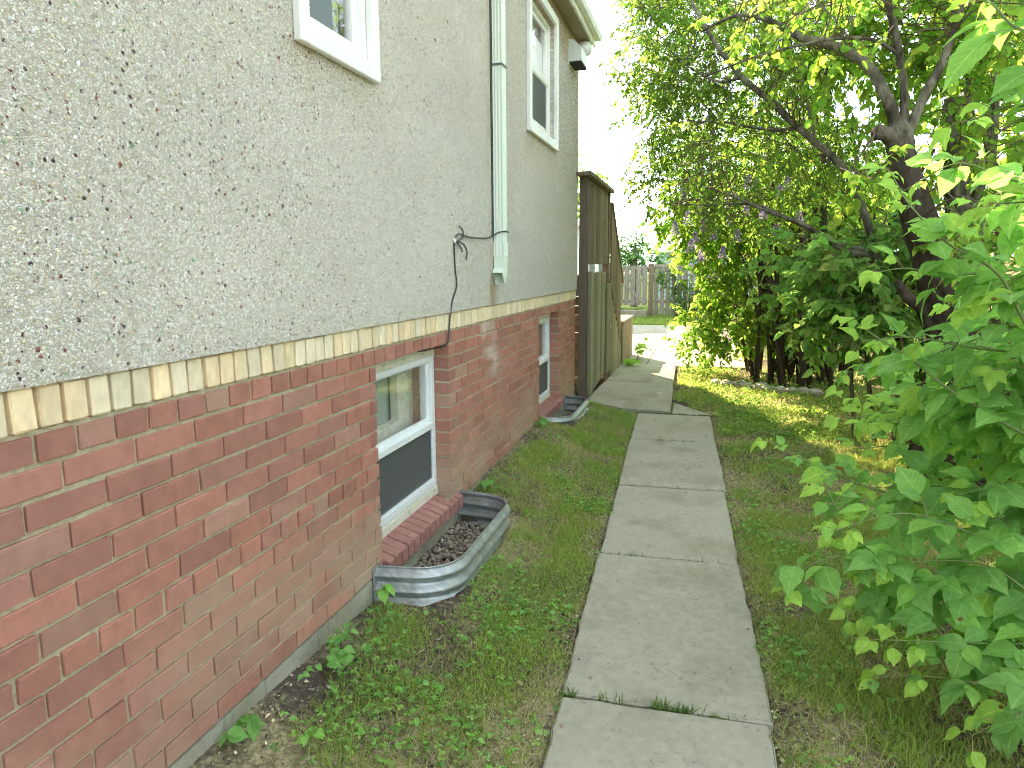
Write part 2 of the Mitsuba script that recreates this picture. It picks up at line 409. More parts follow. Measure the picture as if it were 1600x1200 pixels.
for a, b in ((10.74, 12.6), (12.61, 14.5), (14.51, 16.4), (16.41, 18.3)):
    add_slab(patio, [(-2.4, a), (0.49, a), (0.49, b), (-2.4, b)], -0.12)
    add_slab(patio, [(0.50, a), (1.95, a + .02), (1.95, b), (0.50, b)], -0.12)

# ---------------------------------------------------------------- the house
PC, ZB, ZY = 0.0709, 14 * 0.0709, 1.0914         # course height, top of the red bricks, top of the yellow band
Y0, Y1, XB, ROOF = -5.5, 7.53, -7.2, 3.55
W1, W2 = (2.752, 3.655, 0.045, 0.922), (5.838, 6.662, 0.075, 0.925)   # basement openings (y0, y1, z0, z1)
U1, U3 = (2.275, 2.745, 2.132, 3.20), (5.42, 6.32, 2.405, 3.35)        # upper openings
house = thing('house', 'stucco and red brick house with white windows, left of the concrete path', 'house')

def rect(w, m=0.0): return sbox(w[0] - m, w[2] - m, w[1] + m, w[3] + m)
low = sbox(Y0, 0.0, Y1 - 0.006, ZY).difference(unary_union([rect(W1, .006), rect(W2, .006)]))
part(house, 'mortar', wall_yz(low.intersection(sbox(-9, -9, 99, ZB + .004)), -0.32, -0.0085), 'mortar')
part(house, 'mortar', wall_yz(low.intersection(sbox(-9, ZB + .0045, 99, 9)), -0.32, -0.0125), 'mortar')
found = sbox(Y0, -0.6, Y1, -0.003).difference(unary_union([sbox(2.75, -.045, 3.655, .1), sbox(5.84, -.03, 6.66, .1)]))
part(house, 'foundation', wall_yz(found, -0.30, -0.002), 'concrete')
high = sbox(Y0, ZY + 0.002, Y1 + 0.012, ROOF).difference(unary_union([rect(U1), rect(U3)]))
stucco_mesh = wall_yz(high, -0.30, 0.016)
sw = part(house, 'stucco_wall', stucco_mesh, 'stucco')
# other walls
part(house, 'back_wall', cbox((XB, Y1 - 0.30, -0.6), (-0.302, Y1 - 0.002, ROOF)), 'stucco')
part(house, 'back_wall', cbox((XB, Y0, -0.6), (-0.302, Y0 + 0.30, ROOF)), 'stucco')
part(house, 'back_wall', cbox((XB, Y0 + .302, -0.6), (XB + 0.3, Y1 - .302, ROOF)), 'stucco')
part(house, 'floor', cbox((XB + .3, Y0 + .3, 1.0), (-.33, Y1 - .3, 1.1)), 'dark_inside')
# gable roof, ridge along y
e = 0.17
rp = Polygon([(e, ROOF + .02), (XB / 2, ROOF + 1.75), (XB - e, ROOF + .02), (XB - e, ROOF + .10), (XB / 2, ROOF + 1.87), (e, ROOF + .10)])
rm = trimesh.creation.extrude_polygon(rp, Y1 - Y0 + 0.20, engine='earcut')
v = np.asarray(rm.vertices)
roof = part(house, 'roof', trimesh.Trimesh(np.stack([v[:, 0], v[:, 2] + Y0 - .1, v[:, 1]], 1), rm.faces, process=False), 'roofing')
gp = Polygon([(-.1, ROOF + .01), (XB / 2, ROOF + 1.70), (XB + .1, ROOF + .01)])
for a in (Y0 + .02, Y1 - .28):
    gm = trimesh.creation.extrude_polygon(gp, .26, engine='earcut'); v = np.asarray(gm.vertices)
    part(house, 'gable', trimesh.Trimesh(np.stack([v[:, 0], v[:, 2] + a, v[:, 1]], 1), gm.faces, process=False), 'stucco')
part(house, 'soffit', cbox((0.018, Y0 - .1, ROOF - .012), (0.150, Y1 + .08, ROOF + .006), .002), 'tan_soffit')
part(house, 'fascia', cbox((0.150, Y0 - .1, ROOF - .025), (0.172, Y1 + .10, ROOF + .11), .003), 'white_paint')
g_out = [(0.174, .10), (0.174, .03), (0.225, .03), (0.238, .065), (0.232, .115), (0.226, .115), (0.232, .065), (0.220, .036), (0.18, .036), (0.18, .10)]
gm = trimesh.creation.extrude_polygon(Polygon(g_out), Y1 - Y0 + .19, engine='earcut'); v = np.asarray(gm.vertices)
part(house, 'gutter', trimesh.Trimesh(np.stack([v[:, 0], v[:, 2] + Y0 - .08, v[:, 1] + ROOF], 1), gm.faces, process=False), 'white_paint')

# bricks: (y0, y1, z0, z1) face rectangles
bricks = []
J = 0.0085
def row(z0, z1, joints, gaps, lo=0.55, hi=Y1):
    V = 0.0115 if joints[4] - joints[3] < .15 else 0.0095
    for a, b in zip(joints, joints[1:]):
        segs = [(a + (0 if any(abs(a - g[1]) < .001 for g in gaps) else V / 2), b - (0 if any(abs(b - g[0]) < .001 for g in gaps) else V / 2))]
        for g0, g1 in gaps:
            nxt = []
            for s, t in segs:
                if t <= g0 or s >= g1: nxt.append((s, t)); continue
                if g0 - s > .02: nxt.append((s, g0))
                if t - g1 > .02: nxt.append((g1, t))
            segs = nxt
        for s, t in segs:
            s, t = max(s, lo), min(t, hi)
            if t - s > 0.018:
                bricks.append((s, t, z0 + .0056, z1 - .0056))
for c in range(1, 15):
    z1 = ZB - (c - 1) * PC; z0 = z1 - PC
    gaps = [(w[0], w[1]) for w in (W1, W2) if z1 > w[2] - .03 and z0 < w[3] - .02]
    if c in (1, 8):
        j = list(1.148 + 0.1068 * np.arange(-8, 70))
    else:
        off = 1.2075 if c % 2 == 0 else 1.318
        j = list(off + 0.213 * np.arange(-4, 8)) 
        j = [q for q in j if q < 2.73]
        s = 0.105 if c % 2 == 0 else 0.203
        right = [2.752] + ([3.655] if not gaps else [])
        j = j + [2.752, 3.655] + list(3.655 + s + 0.2105 * np.arange(0, 10))
        j = [q for q in j if q < 5.80] + [5.838, 6.662] + [6.662 + s + 0.2105 * k for k in range(0, 4)]
        if not gaps:   # courses that run on under the sill
            j = list(off + 0.213 * np.arange(-4, 40))
        j = [q for q in j if q < Y1 - .03] + [Y1 + J / 2]
    ends = [q for g in gaps for q in g]
    j = sorted([q for q in j if all(abs(q - g) > .03 for g in ends)] + ends)
    row(z0, z1, j, gaps)
def brick_mesh(b, depth=0.10):
    s, t, z0, z1 = b
    o = rng.normal(0, 0.0012)
    m = cbox((-depth, s + rng.normal(0, .001), z0 + rng.normal(0, .0008)), (o, t + rng.normal(0, .001), z1 + rng.normal(0, .0008)), 0.0022, 0.0009)
    return m
def flat_uv(m, a, b): return np.tile([a, b], (len(m.vertices), 1))
size = [(t - s) * (z1 - z0) / max((s + t) / 2 - 0, .9) ** 2.6 for s, t, z0, z1 in bricks]
order = np.argsort(size)[::-1]
rest, rest_uv = [], []
for k, q in enumerate(order):
    m = brick_mesh(bricks[q]); uv = flat_uv(m, min(1, max(0, rng.beta(1.3, 1.6))), rng.random())
    if k < 296:
        part(house, 'brick', m, 'brick', uv=uv)
    else:
        rest.append(m); rest_uv.append(uv)
if rest:
    part(house, 'far_brick', cat(rest), 'brick', uv=np.vstack(rest_uv), kind='stuff')
bx = [m for m in []]
near = []
for k in range(int((0.55 - Y0) / .213)):         # the wall behind the camera, out of the picture
    near.append(cbox((-.05, Y0 + k * .213, 0.004), (0, Y0 + k * .213 + .205, ZB - .004), .003))
mm = cat(near); part(house, 'near_brick', mm, 'brick', uv=flat_uv(mm, .4, .5), kind='stuff')
# yellow soldier band
yj = 1.093 + 0.0657 * np.arange(-9, 99)
for a, b in zip(yj, yj[1:]):
    if a > Y1 - .03: break
    b = min(b, Y1 + .003)
    o = rng.normal(0.002, 0.0015)
    m = cbox((-.09, a + .0058, ZB + .007), (o + .003, b - .0058, ZY - rng.uniform(0, .004)), 0.004, 0.0010)
    part(house, 'band_brick', m, 'yellow_brick', uv=flat_uv(m, rng.random() ** 1.6, rng.random()))
m = cbox((-.05, Y0, ZB + .007), (0, yj[0] - .004, ZY), .003)
part(house, 'band_brick', m, 'yellow_brick', uv=flat_uv(m, .4, .5), label='plain end of the yellow band')

# window sills of sloping bricks on edge
def sill(w, n, xin):
    y0, y1, z0 = w[0], w[1] + 0.10, w[2]
    s = part(house, 'window_sill', cbox((-.28, y0 + .004, -0.2), (-0.012, w[1] - .004, z0 - .055), .003), 'concrete')
    p = (y1 - y0) / n
    for k in range(n):
        a, b = y0 + k * p + .004, y0 + (k + 1) * p - .004
        xi = xin if b < w[1] else -.002
        top_in, top_out, xo = z0 + .042, z0 - .006 + rng.normal(0, .0015), 0.030 + rng.normal(0, .0015)
        t2 = top_out + (top_in - top_out) * (xo - xi) / (xo - xin)
        prof = [(xi, top_out - .072), (xo - .004, top_out - .075), (xo, top_out - .070), (xo, top_out - .006), (xo - .006, top_out), (xi, t2)]
        mesh = trimesh.creation.extrude_polygon(Polygon(prof), b - a, engine='earcut'); v = np.asarray(mesh.vertices)
        mesh = trimesh.Trimesh(np.stack([v[:, 0], v[:, 2] + a, v[:, 1]], 1), mesh.faces, process=False)
        part(s, 'brick', mesh, 'sill_brick', uv=flat_uv(mesh, 0.25 + .4 * rng.random(), rng.random()))
scene['sill_brick'] = two({'type': 'principled', 'base_color': proc(lambda p, n, uv: mix((0.36, 0.17, 0.13), (0.30, 0.15, 0.135), uv.x) * (0.75 + .35 * uv.y) * (0.7 + 0.6 * fbm(p.x * 60, p.y * 60, p.z * 60, 3))), 'roughness': 0.8, 'specular': 0.25})
sill(W1, 14, -.125)
sill(W2, 13, -.125)

# windows
def ring(y0, y1, z0, z1, t, x0, x1, c=.003):
    """a rectangular frame of four butted bars"""
    tl, tr, tb, tt = t
    return cat([cbox((x0, y0, z0), (x1, y0 + tl, z1), c), cbox((x0, y1 - tr, z0), (x1, y1, z1), c),
                cbox((x0 + .001, y0 + tl, z0), (x1 - .001, y1 - tr, z0 + tb), c), cbox((x0 + .001, y0 + tl, z1 - tt), (x1 - .001, y1 - tr, z1), c)])
def pane(x, y0, y1, z0, z1):
    return trimesh.Trimesh([[x, y0, z0], [x, y1, z0], [x, y1, z1], [x, y0, z1]], [[0, 1, 2], [0, 2, 3]], process=False)

def basement_window(w):
    y0, y1, z0, z1 = w
    d = z1 - 0.922
    W = part(house, 'window', ring(y0 + .004, y1 - .004, .118 + d, .858 + d, (.045, .045, .012, .03), -.16, -.088), 'aluminium_white')
    part(W, 'head_trim', cbox((-.15, y0 + .003, .858 + d), (-.084, y1 - .003, z1 - .004), .003), 'cream_paint')
    part(W, 'sill_trim', cbox((-.15, y0 + .003, .066 + d), (-.082, y1 - .003, .118 + d), .003), 'cream_paint')
    part(W, 'bottom_rail', cbox((-.15, y0 + .05, .130 + d), (-.080, y1 - .05, .170 + d), .004), 'aluminium_white')
    part(W, 'meeting_rail', cbox((-.15, y0 + .05, .455 + d), (-.082, y1 - .05, .492 + d), .004), 'aluminium_white')
    part(W, 'sash', ring(y0 + .05, y1 - .05, .492 + d, .828 + d, (.014, .018, .024, .012), -.125, -.108, .002), 'aluminium_white')
    part(W, 'gasket', ring(y0 + .05, y1 - .05, .170 + d, .455 + d, (.012, .012, .008, .006), -.112, -.098, .002), 'grey_gasket')
    part(W, 'pane', pane(-.116, y0 + .06, y1 - .06, .512 + d, .82 + d), 'pane')
    part(W, 'screen', cbox((-.108, y0 + .06, .172 + d), (-.105, y1 - .06, .452 + d), .0005), 'screen_mesh')
    part(W, 'inner_frame', cat([cbox((-.26, y1 - .22, .1), (-.21, y1 - .14, z1), .004), cbox((-.26, y0, .47), (-.2, y1 - .22, .53), .004), cbox((-.30, y1 - .14, .1), (-.22, y1, z1), .004)]), 'cream_paint')
    part(W, 'blind', cbox((-.29, y0 - .1, .0), (-.275, y1 + .1, z1 + .1), .002), 'pale_blind')
    for k in range(3):
        for z in (.09 + d, .885 + d):
            yy = y0 + .25 + k * .24
            s = trimesh.creation.icosphere(1, .005); s.apply_translation([-.082, yy, z]); part(W, 'screw', s, 'steel_screw', True)
    return W
basement_window(W1)
basement_window(W2)

def upper_window(w, casing, xg, hung, curtain):
    y0, y1, z0, z1 = w
    W = part(house, 'window', ring(y0 - casing, y1 + casing, z0 - casing, z1 + casing, (casing,) * 4, .017, .048, .004), 'white_paint')
    part(W, 'frame', ring(y0 + .001, y1 - .001, z0 + .001, z1 - .001, (.03, .03, .03, .03), xg - .06, xg + .02, .003), 'white_paint')
    zm = (z0 + z1) / 2 if hung else z1 - .05
    if hung:
        part(W, 'meeting_rail', cbox((xg - .05, y0 + .03, zm - .025), (xg + .012, y1 - .03, zm + .03), .003), 'white_paint')
        part(W, 'sash', ring(y0 + .03, y1 - .03, zm + .03, z1 - .03, (.04, .04, .03, .04), xg - .03, xg - .004, .003), 'white_paint')
        part(W, 'pane', pane(xg - .018, y0 + .07, y1 - .07, zm + .06, z1 - .07), 'pane')
        part(W, 'sash', ring(y0 + .03, y1 - .03, z0 + .03, zm - .025, (.045, .045, .06, .01), xg - .012, xg + .008, .003), 'white_paint')
        part(W, 'roller_blind', cbox((xg - .045, y0 + .05, zm + .05), (xg - .042, y1 - .05, z1 - .16), .001), 'reflected_sky_white')  # white sheet added in place of the sky reflected by the pane
        part(W, 'screen', cbox((xg - .004, y0 + .07, z0 + .08), (xg - .001, y1 - .07, zm - .03), .0005), 'screen_mesh')
    else:
        part(W, 'sash', ring(y0 + .03, y1 - .03, z0 + .03, z1 - .03, (.02, .045, .03, .03), xg - .03, xg, .003), 'white_paint')
        part(W, 'screen', cbox((xg - .012, y0 + .05, z0 + .06), (xg - .009, y0 + .255, z1 - .06), .0005), 'grey_screen')
        part(W, 'pane', pane(xg - .015, y0 + .04, y1 - .04, z0 + .05, z1 - .04), 'pane')
    n = 60
    ys = np.linspace(*curtain, n)
    xs = xg - .10 + .012 * np.sin(np.arange(n) * 1.1) + .006 * np.sin(np.arange(n) * 2.7)
    v = np.vstack([np.c_[xs, ys, np.full(n, z0)], np.c_[xs, ys, np.full(n, z1)]])
    f = np.vstack([[[k, k + 1, n + k + 1], [k, n + k + 1, n + k]] for k in range(n - 1)])
    part(W, 'curtain', trimesh.Trimesh(v, f, process=False), 'curtain', True)
    part(W, 'blind', cbox((-.42, y0 - .3, z0 - .2), (-.40, y1 + .3, z1 + .2), .002), 'blind')
upper_window(U1, 0.062, 0.0, False, (2.56, 2.80))
upper_window(U3, 0.070, -.035, True, (5.46, 5.62))

# chips of stone pressed into the near stucco
n = 150000
cy = 0.72 + 3.3 * rng.random(n) ** 1.25; cz = ZY + .004 + rng.random(n) * 1.55
keep = ~((cy > U1[0] - .075) & (cy < U1[1] + .075) & (cz > U1[2] - .09))
cy, cz = cy[keep], cz[keep]; n = len(cy)
tv = np.array([[-1, 0, 0], [.1, -.9, 0], [1, .1, 0], [-.1, .95, 0], [.1, .05, .62]], float)
tf = np.array([[0, 1, 4], [1, 2, 4], [2, 3, 4], [3, 0, 4]])
nrm = unit(np.c_[np.ones(n), rng.normal(0, .33, n), rng.normal(0, .33, n)])
R = frames(rng.normal(0, 1, (n, 3)), nrm)
sc = 0.0030 * np.exp(rng.normal(0, .38, n)); sc = np.minimum(sc, .0075)
k = rng.random(n)
base = np.array([0.62, 0.59, 0.51]) * (0.5 + 0.66 * rng.random((n, 1))) * (1 + rng.normal(0, .03, (n, 3)))
tan = rng.random(n) < .3; base[tan] *= [1.0, .9, .72]
wh = rng.random(n) < .09; base[wh] = np.array([.82, .82, .79]) * (0.85 + .15 * rng.random((wh.sum(), 1)))
for lo_, hi_, c_ in ((0, .0045, (.06, .025, .03)), (.0045, .0095, (.17, .045, .03)), (.0095, .014, (.17, .28, .15)), (.014, .0165, (.10, .10, .11))):
    q = (k >= lo_) & (k < hi_); base[q] = np.array(c_) * (.7 + .6 * rng.random((q.sum(), 1))); sc[q] *= 1.45
pos = np.c_[np.full(n, .0155), cy, cz]
cm, cc = scatter(tv, tf, pos, R, np.c_[sc, sc * rng.uniform(.6, 1, n), sc * rng.uniform(.6, 1.3, n)], base)
part(house, 'stone_chip', cm, 'stone_chip', color=cc, kind='stuff')

# ---------------------------------------------------------------- things on the wall
dp = thing('downspout', 'pale green metal downspout on the stucco wall between the two upper windows', 'downspout')
def flute(y0, y1, x0, x1, z0, z1):
    """a rectangular pipe with fluted sides"""
    o = []
    def side(a, b, nrm, k):
        a, b = np.array(a), np.array(b)
        for j in range(k * 4):
            t = j / (k * 4); o.append(a + (b - a) * t + np.array(nrm) * (-.0028 if (j % 4) in (1, 2) and 0 < j < k * 4 - 1 else 0))
    side((x1, y0), (x1, y1), (1, 0), 4); side((x1, y1), (x0, y1), (0, 1), 3); side((x0, y1), (x0, y0), (-1, 0), 4); side((x0, y0), (x1, y0), (0, -1), 3)
    m = trimesh.creation.extrude_polygon(Polygon(o), z1 - z0, engine='earcut'); m.apply_translation([0, 0, z0]); return m
part(dp, 'pipe', flute(4.455, 4.548, .026, .086, 1.42, 3.52), 'pale_green_metal')
part(dp, 'sleeve', flute(4.451, 4.552, .022, .090, 1.405, 1.49), 'pale_green_metal')
el = []
sec = np.array([[.024, -.048], [.088, -.048], [.088, .048], [.024, .048]])
pth = [(4.50, 1.404, 0), (4.50, 1.33, 0), (4.496, 1.315, 16), (4.486, 1.297, 32), (4.468, 1.283, 46), (4.445, 1.262, 50)]
for (yy, zz, ang) in pth:
    a = math.radians(ang)
    k = 1.0 + (.04 if ang in (16, 46) else 0)
    el.append(np.array([[.056 + (x - .056) * k, yy + s * k * math.cos(a), zz - s * k * math.sin(a) * 1.0] for x, s in sec]))
v = np.vstack(el); f = []
for a in range(len(el) - 1):
    for b in range(4):
        q = [a * 4 + b, a * 4 + (b + 1) % 4, a * 4 + 4 + (b + 1) % 4, a * 4 + 4 + b]; f += [[q[0], q[1], q[2]], [q[0], q[2], q[3]]]
part(dp, 'elbow', trimesh.Trimesh(v, np.array(f), process=False), 'pale_green_metal')
for z in (2.565,):
    part(dp, 'strap', cat([cbox((.018, 4.449, z - .006), (.0885, 4.453, z + .006), .001), cbox((.0885, 4.449, z - .006), (.092, 4.554, z + .006), .001)]), 'grey_gasket')

cb = thing('cable', 'thin black cable tied up on the stucco and hanging to the basement window', 'cable')
def cable(pts, r=.0042): return tube(spline(pts, 6), r, 7)
X0 = .022
part(cb, 'hanging_run', cable([(X0, 3.709, 1.483), (X0, 3.719, 1.332), (X0 + .004, 3.73, 1.239), (X0, 3.70, 1.19), (X0, 3.661, 1.15), (.012, 3.645, 1.05), (.010, 3.635, .991), (.010, 3.612, .935), (-.01, 3.59, .913), (-.03, 3.50, .912), (-.05, 3.35, .914)]), 'black_cable', True)
part(cb, 'cross_run', cable([(X0, 3.70, 1.47), (X0 + .01, 3.751, 1.513), (X0 + .012, 3.85, 1.508), (X0 + .01, 3.989, 1.503), (X0 + .008, 4.25, 1.51), (X0 + .01, 4.42, 1.53), (.05, 4.448, 1.55), (.092, 4.45, 1.558), (.096, 4.50, 1.56), (.094, 4.56, 1.555)]), 'black_cable', True)
part(cb, 'loose_end', cable([(X0, 3.735, 1.475), (X0 + .02, 3.80, 1.462), (X0 + .025, 3.85, 1.42), (X0 + .012, 3.868, 1.375)]), 'black_cable', True)
part(cb, 'loose_end', cable([(X0, 3.715, 1.48), (X0 + .015, 3.76, 1.45), (X0 + .02, 3.785, 1.42)]), 'black_cable', True)
part(cb, 'loose_end', cable([(X0, 3.74, 1.47), (X0 + .02, 3.80, 1.50), (X0 + .02, 3.79, 1.54), (X0 + .01, 3.765, 1.555)]), 'black_cable', True)
part(cb, 'upright_run', cable([(.020, 4.436, 1.53), (.021, 4.44, 1.9), (.020, 4.437, 2.5), (.021, 4.44, 3.0), (.020, 4.438, 3.53)], .005), 'black_cable', True)
part(cb, 'hook', cbox((.016, 3.70, 1.465), (.03, 3.725, 1.49), .003), 'white_paint')

vh = thing('vent_hood', 'pale grey metal vent hood high on the stucco near the house corner', 'vent hood')
hp = Polygon([(0.016, 3.215), (0.016, 3.435), (.06, 3.432), (.135, 3.36), (.142, 3.235), (.136, 3.235), (.128, 3.352), (.056, 3.424), (.024, 3.425), (.024, 3.215)])
m = trimesh.creation.extrude_polygon(hp, .30, engine='earcut'); v = np.asarray(m.vertices)
part(vh, 'hood', trimesh.Trimesh(np.stack([v[:, 0], v[:, 2] + 6.98, v[:, 1]], 1), m.faces, process=False), 'vent_grey')
part(vh, 'cheek', cat([wall_yz(sbox(0, 0, .006, .01), 0, .01)] if False else [trimesh.convex.convex_hull(np.array([[x, y, z] for y in (yy, yy + .004) for x, z in ((.02, 3.235), (.02, 3.43), (.058, 3.428), (.132, 3.356), (.138, 3.236))])) for yy in (6.982, 7.274)]), 'vent_grey')
part(vh, 'louvre', cbox((.022, 6.99, 3.222), (.136, 7.27, 3.234), .002), 'dark_inside')  # dark sheet painted as the shade inside the open hood
gl = thing('wall_lamp', 'round white lamp high at the house corner under the eave', 'lamp')
s = trimesh.creation.icosphere(3, .075); s.apply_translation([.095, 7.42, 3.46]); part(gl, 'globe', s, 'globe_white', True)
part(gl, 'base', cbox((.016, 7.37, 3.42), (.04, 7.47, 3.50), .004), 'vent_grey')

# ---------------------------------------------------------------- corrugated window wells
def well(y0, y1, out, ztop, zbot, label):
    w = thing('window_well', label, 'window well', 'galvanised window wells at the basement windows')
    R = 0.20
    p = [(0.004, y0)]
    p += [(out - R + R * math.sin(a), y0 + R - R * math.cos(a) + .02) for a in np.linspace(0.02, math.pi / 2, 12)]
    p += [(out, y) for y in np.linspace(y0 + R + .08, y1 - R - .08, 8)]
    p += [(out - R + R * math.cos(a), y1 - R + R * math.sin(a) - .02) for a in np.linspace(0.0, math.pi / 2 - .02, 12)]
    p += [(0.004, y1)]
    p = np.array(p); s = spline(np.c_[p, 0 * p[:, 0]], 2)[:, :2]
    tg = np.gradient(s, axis=0); tg /= np.linalg.norm(tg, axis=1, keepdims=True)
    nr = np.stack([tg[:, 1], -tg[:, 0]], 1)                       # outward
    nr[np.abs(s[:, 0]) < .02] = [0, -1]
    nr[-1] = [0, 1]
    zz = np.linspace(ztop, zbot, 44)
    off = 0.0140 * np.cos((ztop - zz) / 0.068 * 2 * math.pi + math.pi * .9)
    off[0] = off[1] + .004
    rows = []
    for th in (0.0011, -0.0011):
        for z, o in zip(zz, off):
            rows.append(np.c_[s + nr * (o + th), np.full(len(s), z)])
    n, k = len(s), len(zz)
    v = np.vstack(rows); f = []
    def q(a, b, c, d, flip):
        f.extend([[a, b, c], [a, c, d]] if not flip else [[a, c, b], [a, d, c]])
    for L in (0, 1):
        for a in range(k - 1):
            for b in range(n - 1):
                i0 = (L * k + a) * n + b
                q(i0, i0 + 1, i0 + n + 1, i0 + n, L == 0)
    for b in range(n - 1):
        q(b, b + 1, k * n + b + 1, k * n + b, False)
    for a in range(k - 1):
        for b in (0, n - 1):
            q(a * n + b, (a + 1) * n + b, (k + a + 1) * n + b, (k + a) * n + b, b == 0)
    part(w, 'corrugated_wall', trimesh.Trimesh(v, np.array(f), process=False), 'galvanised', 50)
    part(w, 'rim', tube(np.c_[s + nr * (off[0]), np.full(n, ztop + .001)], .0035, 6), 'galvanised', True)
    for yy in (y0 + .004, y1 - .016):
        part(w, 'flange', cbox((.003, yy - .03, zbot), (.006, yy + .042, ztop), .001), 'galvanised')
    return w
well(2.672, 3.79, .345, .05, -.30, 'corrugated galvanised window well curving out below the nearer basement window')
well(5.86, 6.99, .262, .055, -.25, 'corrugated galvanised window well below the farther basement window')

# pebbles in the wells
def pebbles(n, area, z, lo, hi):
    ico = trimesh.creation.icosphere(0, 1.0)
    tv0 = np.asarray(ico.vertices) * [1, .8, .62]
    px = np.stack([rng.uniform(area[0], area[1], n), rng.uniform(area[2], area[3], n), np.zeros(n)], 1)
    px[:, 2] = z + rng.uniform(-.012, .012, n)
    sc = rng.uniform(lo, hi, n)
    col = np.array([.30, .25, .19]) * (.35 + .95 * rng.random((n, 1))) * (1 + rng.normal(0, .07, (n, 3)))
    R = frames(rng.normal(0, 1, (n, 3)), rng.normal(0, 1, (n, 3)))
    return scatter(tv0 * (1 + .0), np.asarray(ico.faces), px, R, sc[:, None] * rng.uniform(.7, 1.3, (n, 3)), np.clip(col, .02, .7))
for a, b, o in ((2.74, 3.74, .31), (5.92, 6.93, .23)):
    m, c = pebbles(1900, (-.01, o, a, b), -.13, .006, .017)
    stuff('pebbles', m, 'flake', 'small brown and grey pebbles filling the ' + ('nearer' if a < 4 else 'farther') + ' window well', 'pebbles', color=c, smooth=True)

# ---------------------------------------------------------------- wooden porch with its stair railing
porch = thing('wooden_porch', 'weathered wooden porch railing and skirt boards behind the house corner', 'porch')
def board(name, lo, hi, tone, parent=porch, c=.003, label=None):
    m = cbox(lo, hi, c, 0.0009)
    return part(parent, name, m, 'weathered_wood', uv=flat_uv(m, tone, rng.random()), label=label)
board('post', (.030, 7.555, -.12), (.120, 7.645, 2.252), .1)
board('post', (.046, 9.20, -.12), (.128, 9.285, 2.252), .1)
board('post', (.046, 10.43, -.12), (.128, 10.51, 1.17), .0)
board('cap_rail', (.020, 7.42, 2.254), (.175, 9.30, 2.292), .35)
board('top_rail', (.050, 7.647, 2.16), (.086, 9.198, 2.250), .1)
board('bottom_rail', (.050, 7.647, 1.375), (.086, 9.198, 1.46), .1)
for k in range(11):
    a = 7.652 + k * .1405
    board('rail_board', (.089, a, 1.372 - rng.uniform(0, .01)), (.110, a + .1355 - (.006 if k == 2 else 0), 2.246), .05)
# sloping stair rail and its boards
def sloped(name, y0, y1, zt0, zt1, zb0, zb1, x0, x1, tone):
    m = wall_yz(Polygon([(y0, zb0), (y1, zb1), (y1, zt1), (y0, zt0)]), x0, x1)
    return part(porch, name, m, 'weathered_wood', uv=flat_uv(m, tone, rng.random()))
sl = (1.18 - 2.12) / (10.50 - 9.29)
sloped('hand_rail', 9.29, 10.58, 2.14, 2.14 + sl * 1.29, 2.10, 2.10 + sl * 1.29, .035, .165, .3)
for k in range(8):
    a = 9.292 + k * .141; b = a + .134
    t0, t1 = 2.095 + sl * (a - 9.29), 2.095 + sl * (b - 9.29)
    sloped('stair_board', a, b, t0, t1, t0 - .98, t1 - .98, .131, .150, .05)
sloped('stringer', 9.287, 10.9, 1.18, 1.18 + sl * 1.61 + .02, .90, .90 + sl * 1.61 + .02, .086, .126, .6)
# lower skirt, a gate of upright boards with a little hatch
gate = board('gate_rail', (.060, 7.66, 1.20), (.092, 9.19, 1.262), .8)
for k in range(9):
    a = 7.560 + k * .1405 + (.09 if k else 0)
    if k == 0:
        board('skirt_board', (.124, 7.556, -.055), (.146, 7.652, 1.285), .9)
    else:
        board('skirt_board', (.126, a - .09, -.06 + .010 * k + rng.normal(0, .008)), (.146, a + .1355 - .09 - .004, 1.275 + rng.normal(0, .005)), .85)
m = cbox((.150, 8.80, .02), (.170, 9.16, 1.13), .003)
hatch = part(porch, 'hatch', m, 'weathered_wood', uv=flat_uv(m, .75, .4))
m = cbox((.171, 9.06, .55), (.182, 9.10, .63), .002); part(hatch, 'latch', m, 'steel_screw')
for k in range(9):
    a = 9.20 + .09 + k * .136
    t = 1.0 + sl * (a - 9.29) * .95
    board('skirt_board', (.130, a, -.11), (.149, a + .131, max(.2, t)), .7)
# deck, dark underside and slatted back skirt
for k in range(10):
    board('deck_plank', (-1.9 + k * .192, 7.56, 1.20), (-1.9 + k * .192 + .186, 9.28, 1.236), .3)
board('rim_joist', (-1.9, 7.542, 1.03), (.028, 7.58, 1.198), .3)
board('rim_joist', (-1.9, 9.25, 1.0), (.028, 9.29, 1.198), .3)
for k in range(9):
    z = -.1 + k * .118 + rng.normal(0, .004)
    board('back_slat', (-1.9, 9.22, z), (.044, 9.245, z + .106), .2)
for k in range(11):
    board('back_rail_board', (-1.9 + k * .142, 9.262, 1.24), (-1.9 + k * .142 + .136, 9.284, 3.0), .2)  # tall boards out of view, added to keep sun streaks off the path
for x in (-1.0, -1.9):
    board('post', (x, 9.13, -.12), (x + .09, 9.21, 1.02), .2)
for k in range(5):
    z = 1.0 - k * .2
    board('stair_tread', (-1.1, 9.3 + k * .27, z - .04), (.08, 9.58 + k * .27, z), .3)
bxk = thing('wooden_step_box', 'low pale wooden step box at the far foot of the porch stair', 'step')
for k in range(5):
    m = cbox((.14, 10.62 + k * .28, -.12), (.165, 10.62 + k * .28 + .272, .50), .003); part(bxk, 'board', m, 'weathered_wood', uv=flat_uv(m, .2, .95))
m = cbox((-.9, 10.60, .502), (.18, 12.04, .54), .004); part(bxk, 'lid', m, 'weathered_wood', uv=flat_uv(m, .3, 1.0))
m = cbox((-.9, 10.62, -.12), (.138, 10.65, .50), .003); part(bxk, 'board', m, 'weathered_wood', uv=flat_uv(m, .2, .8))

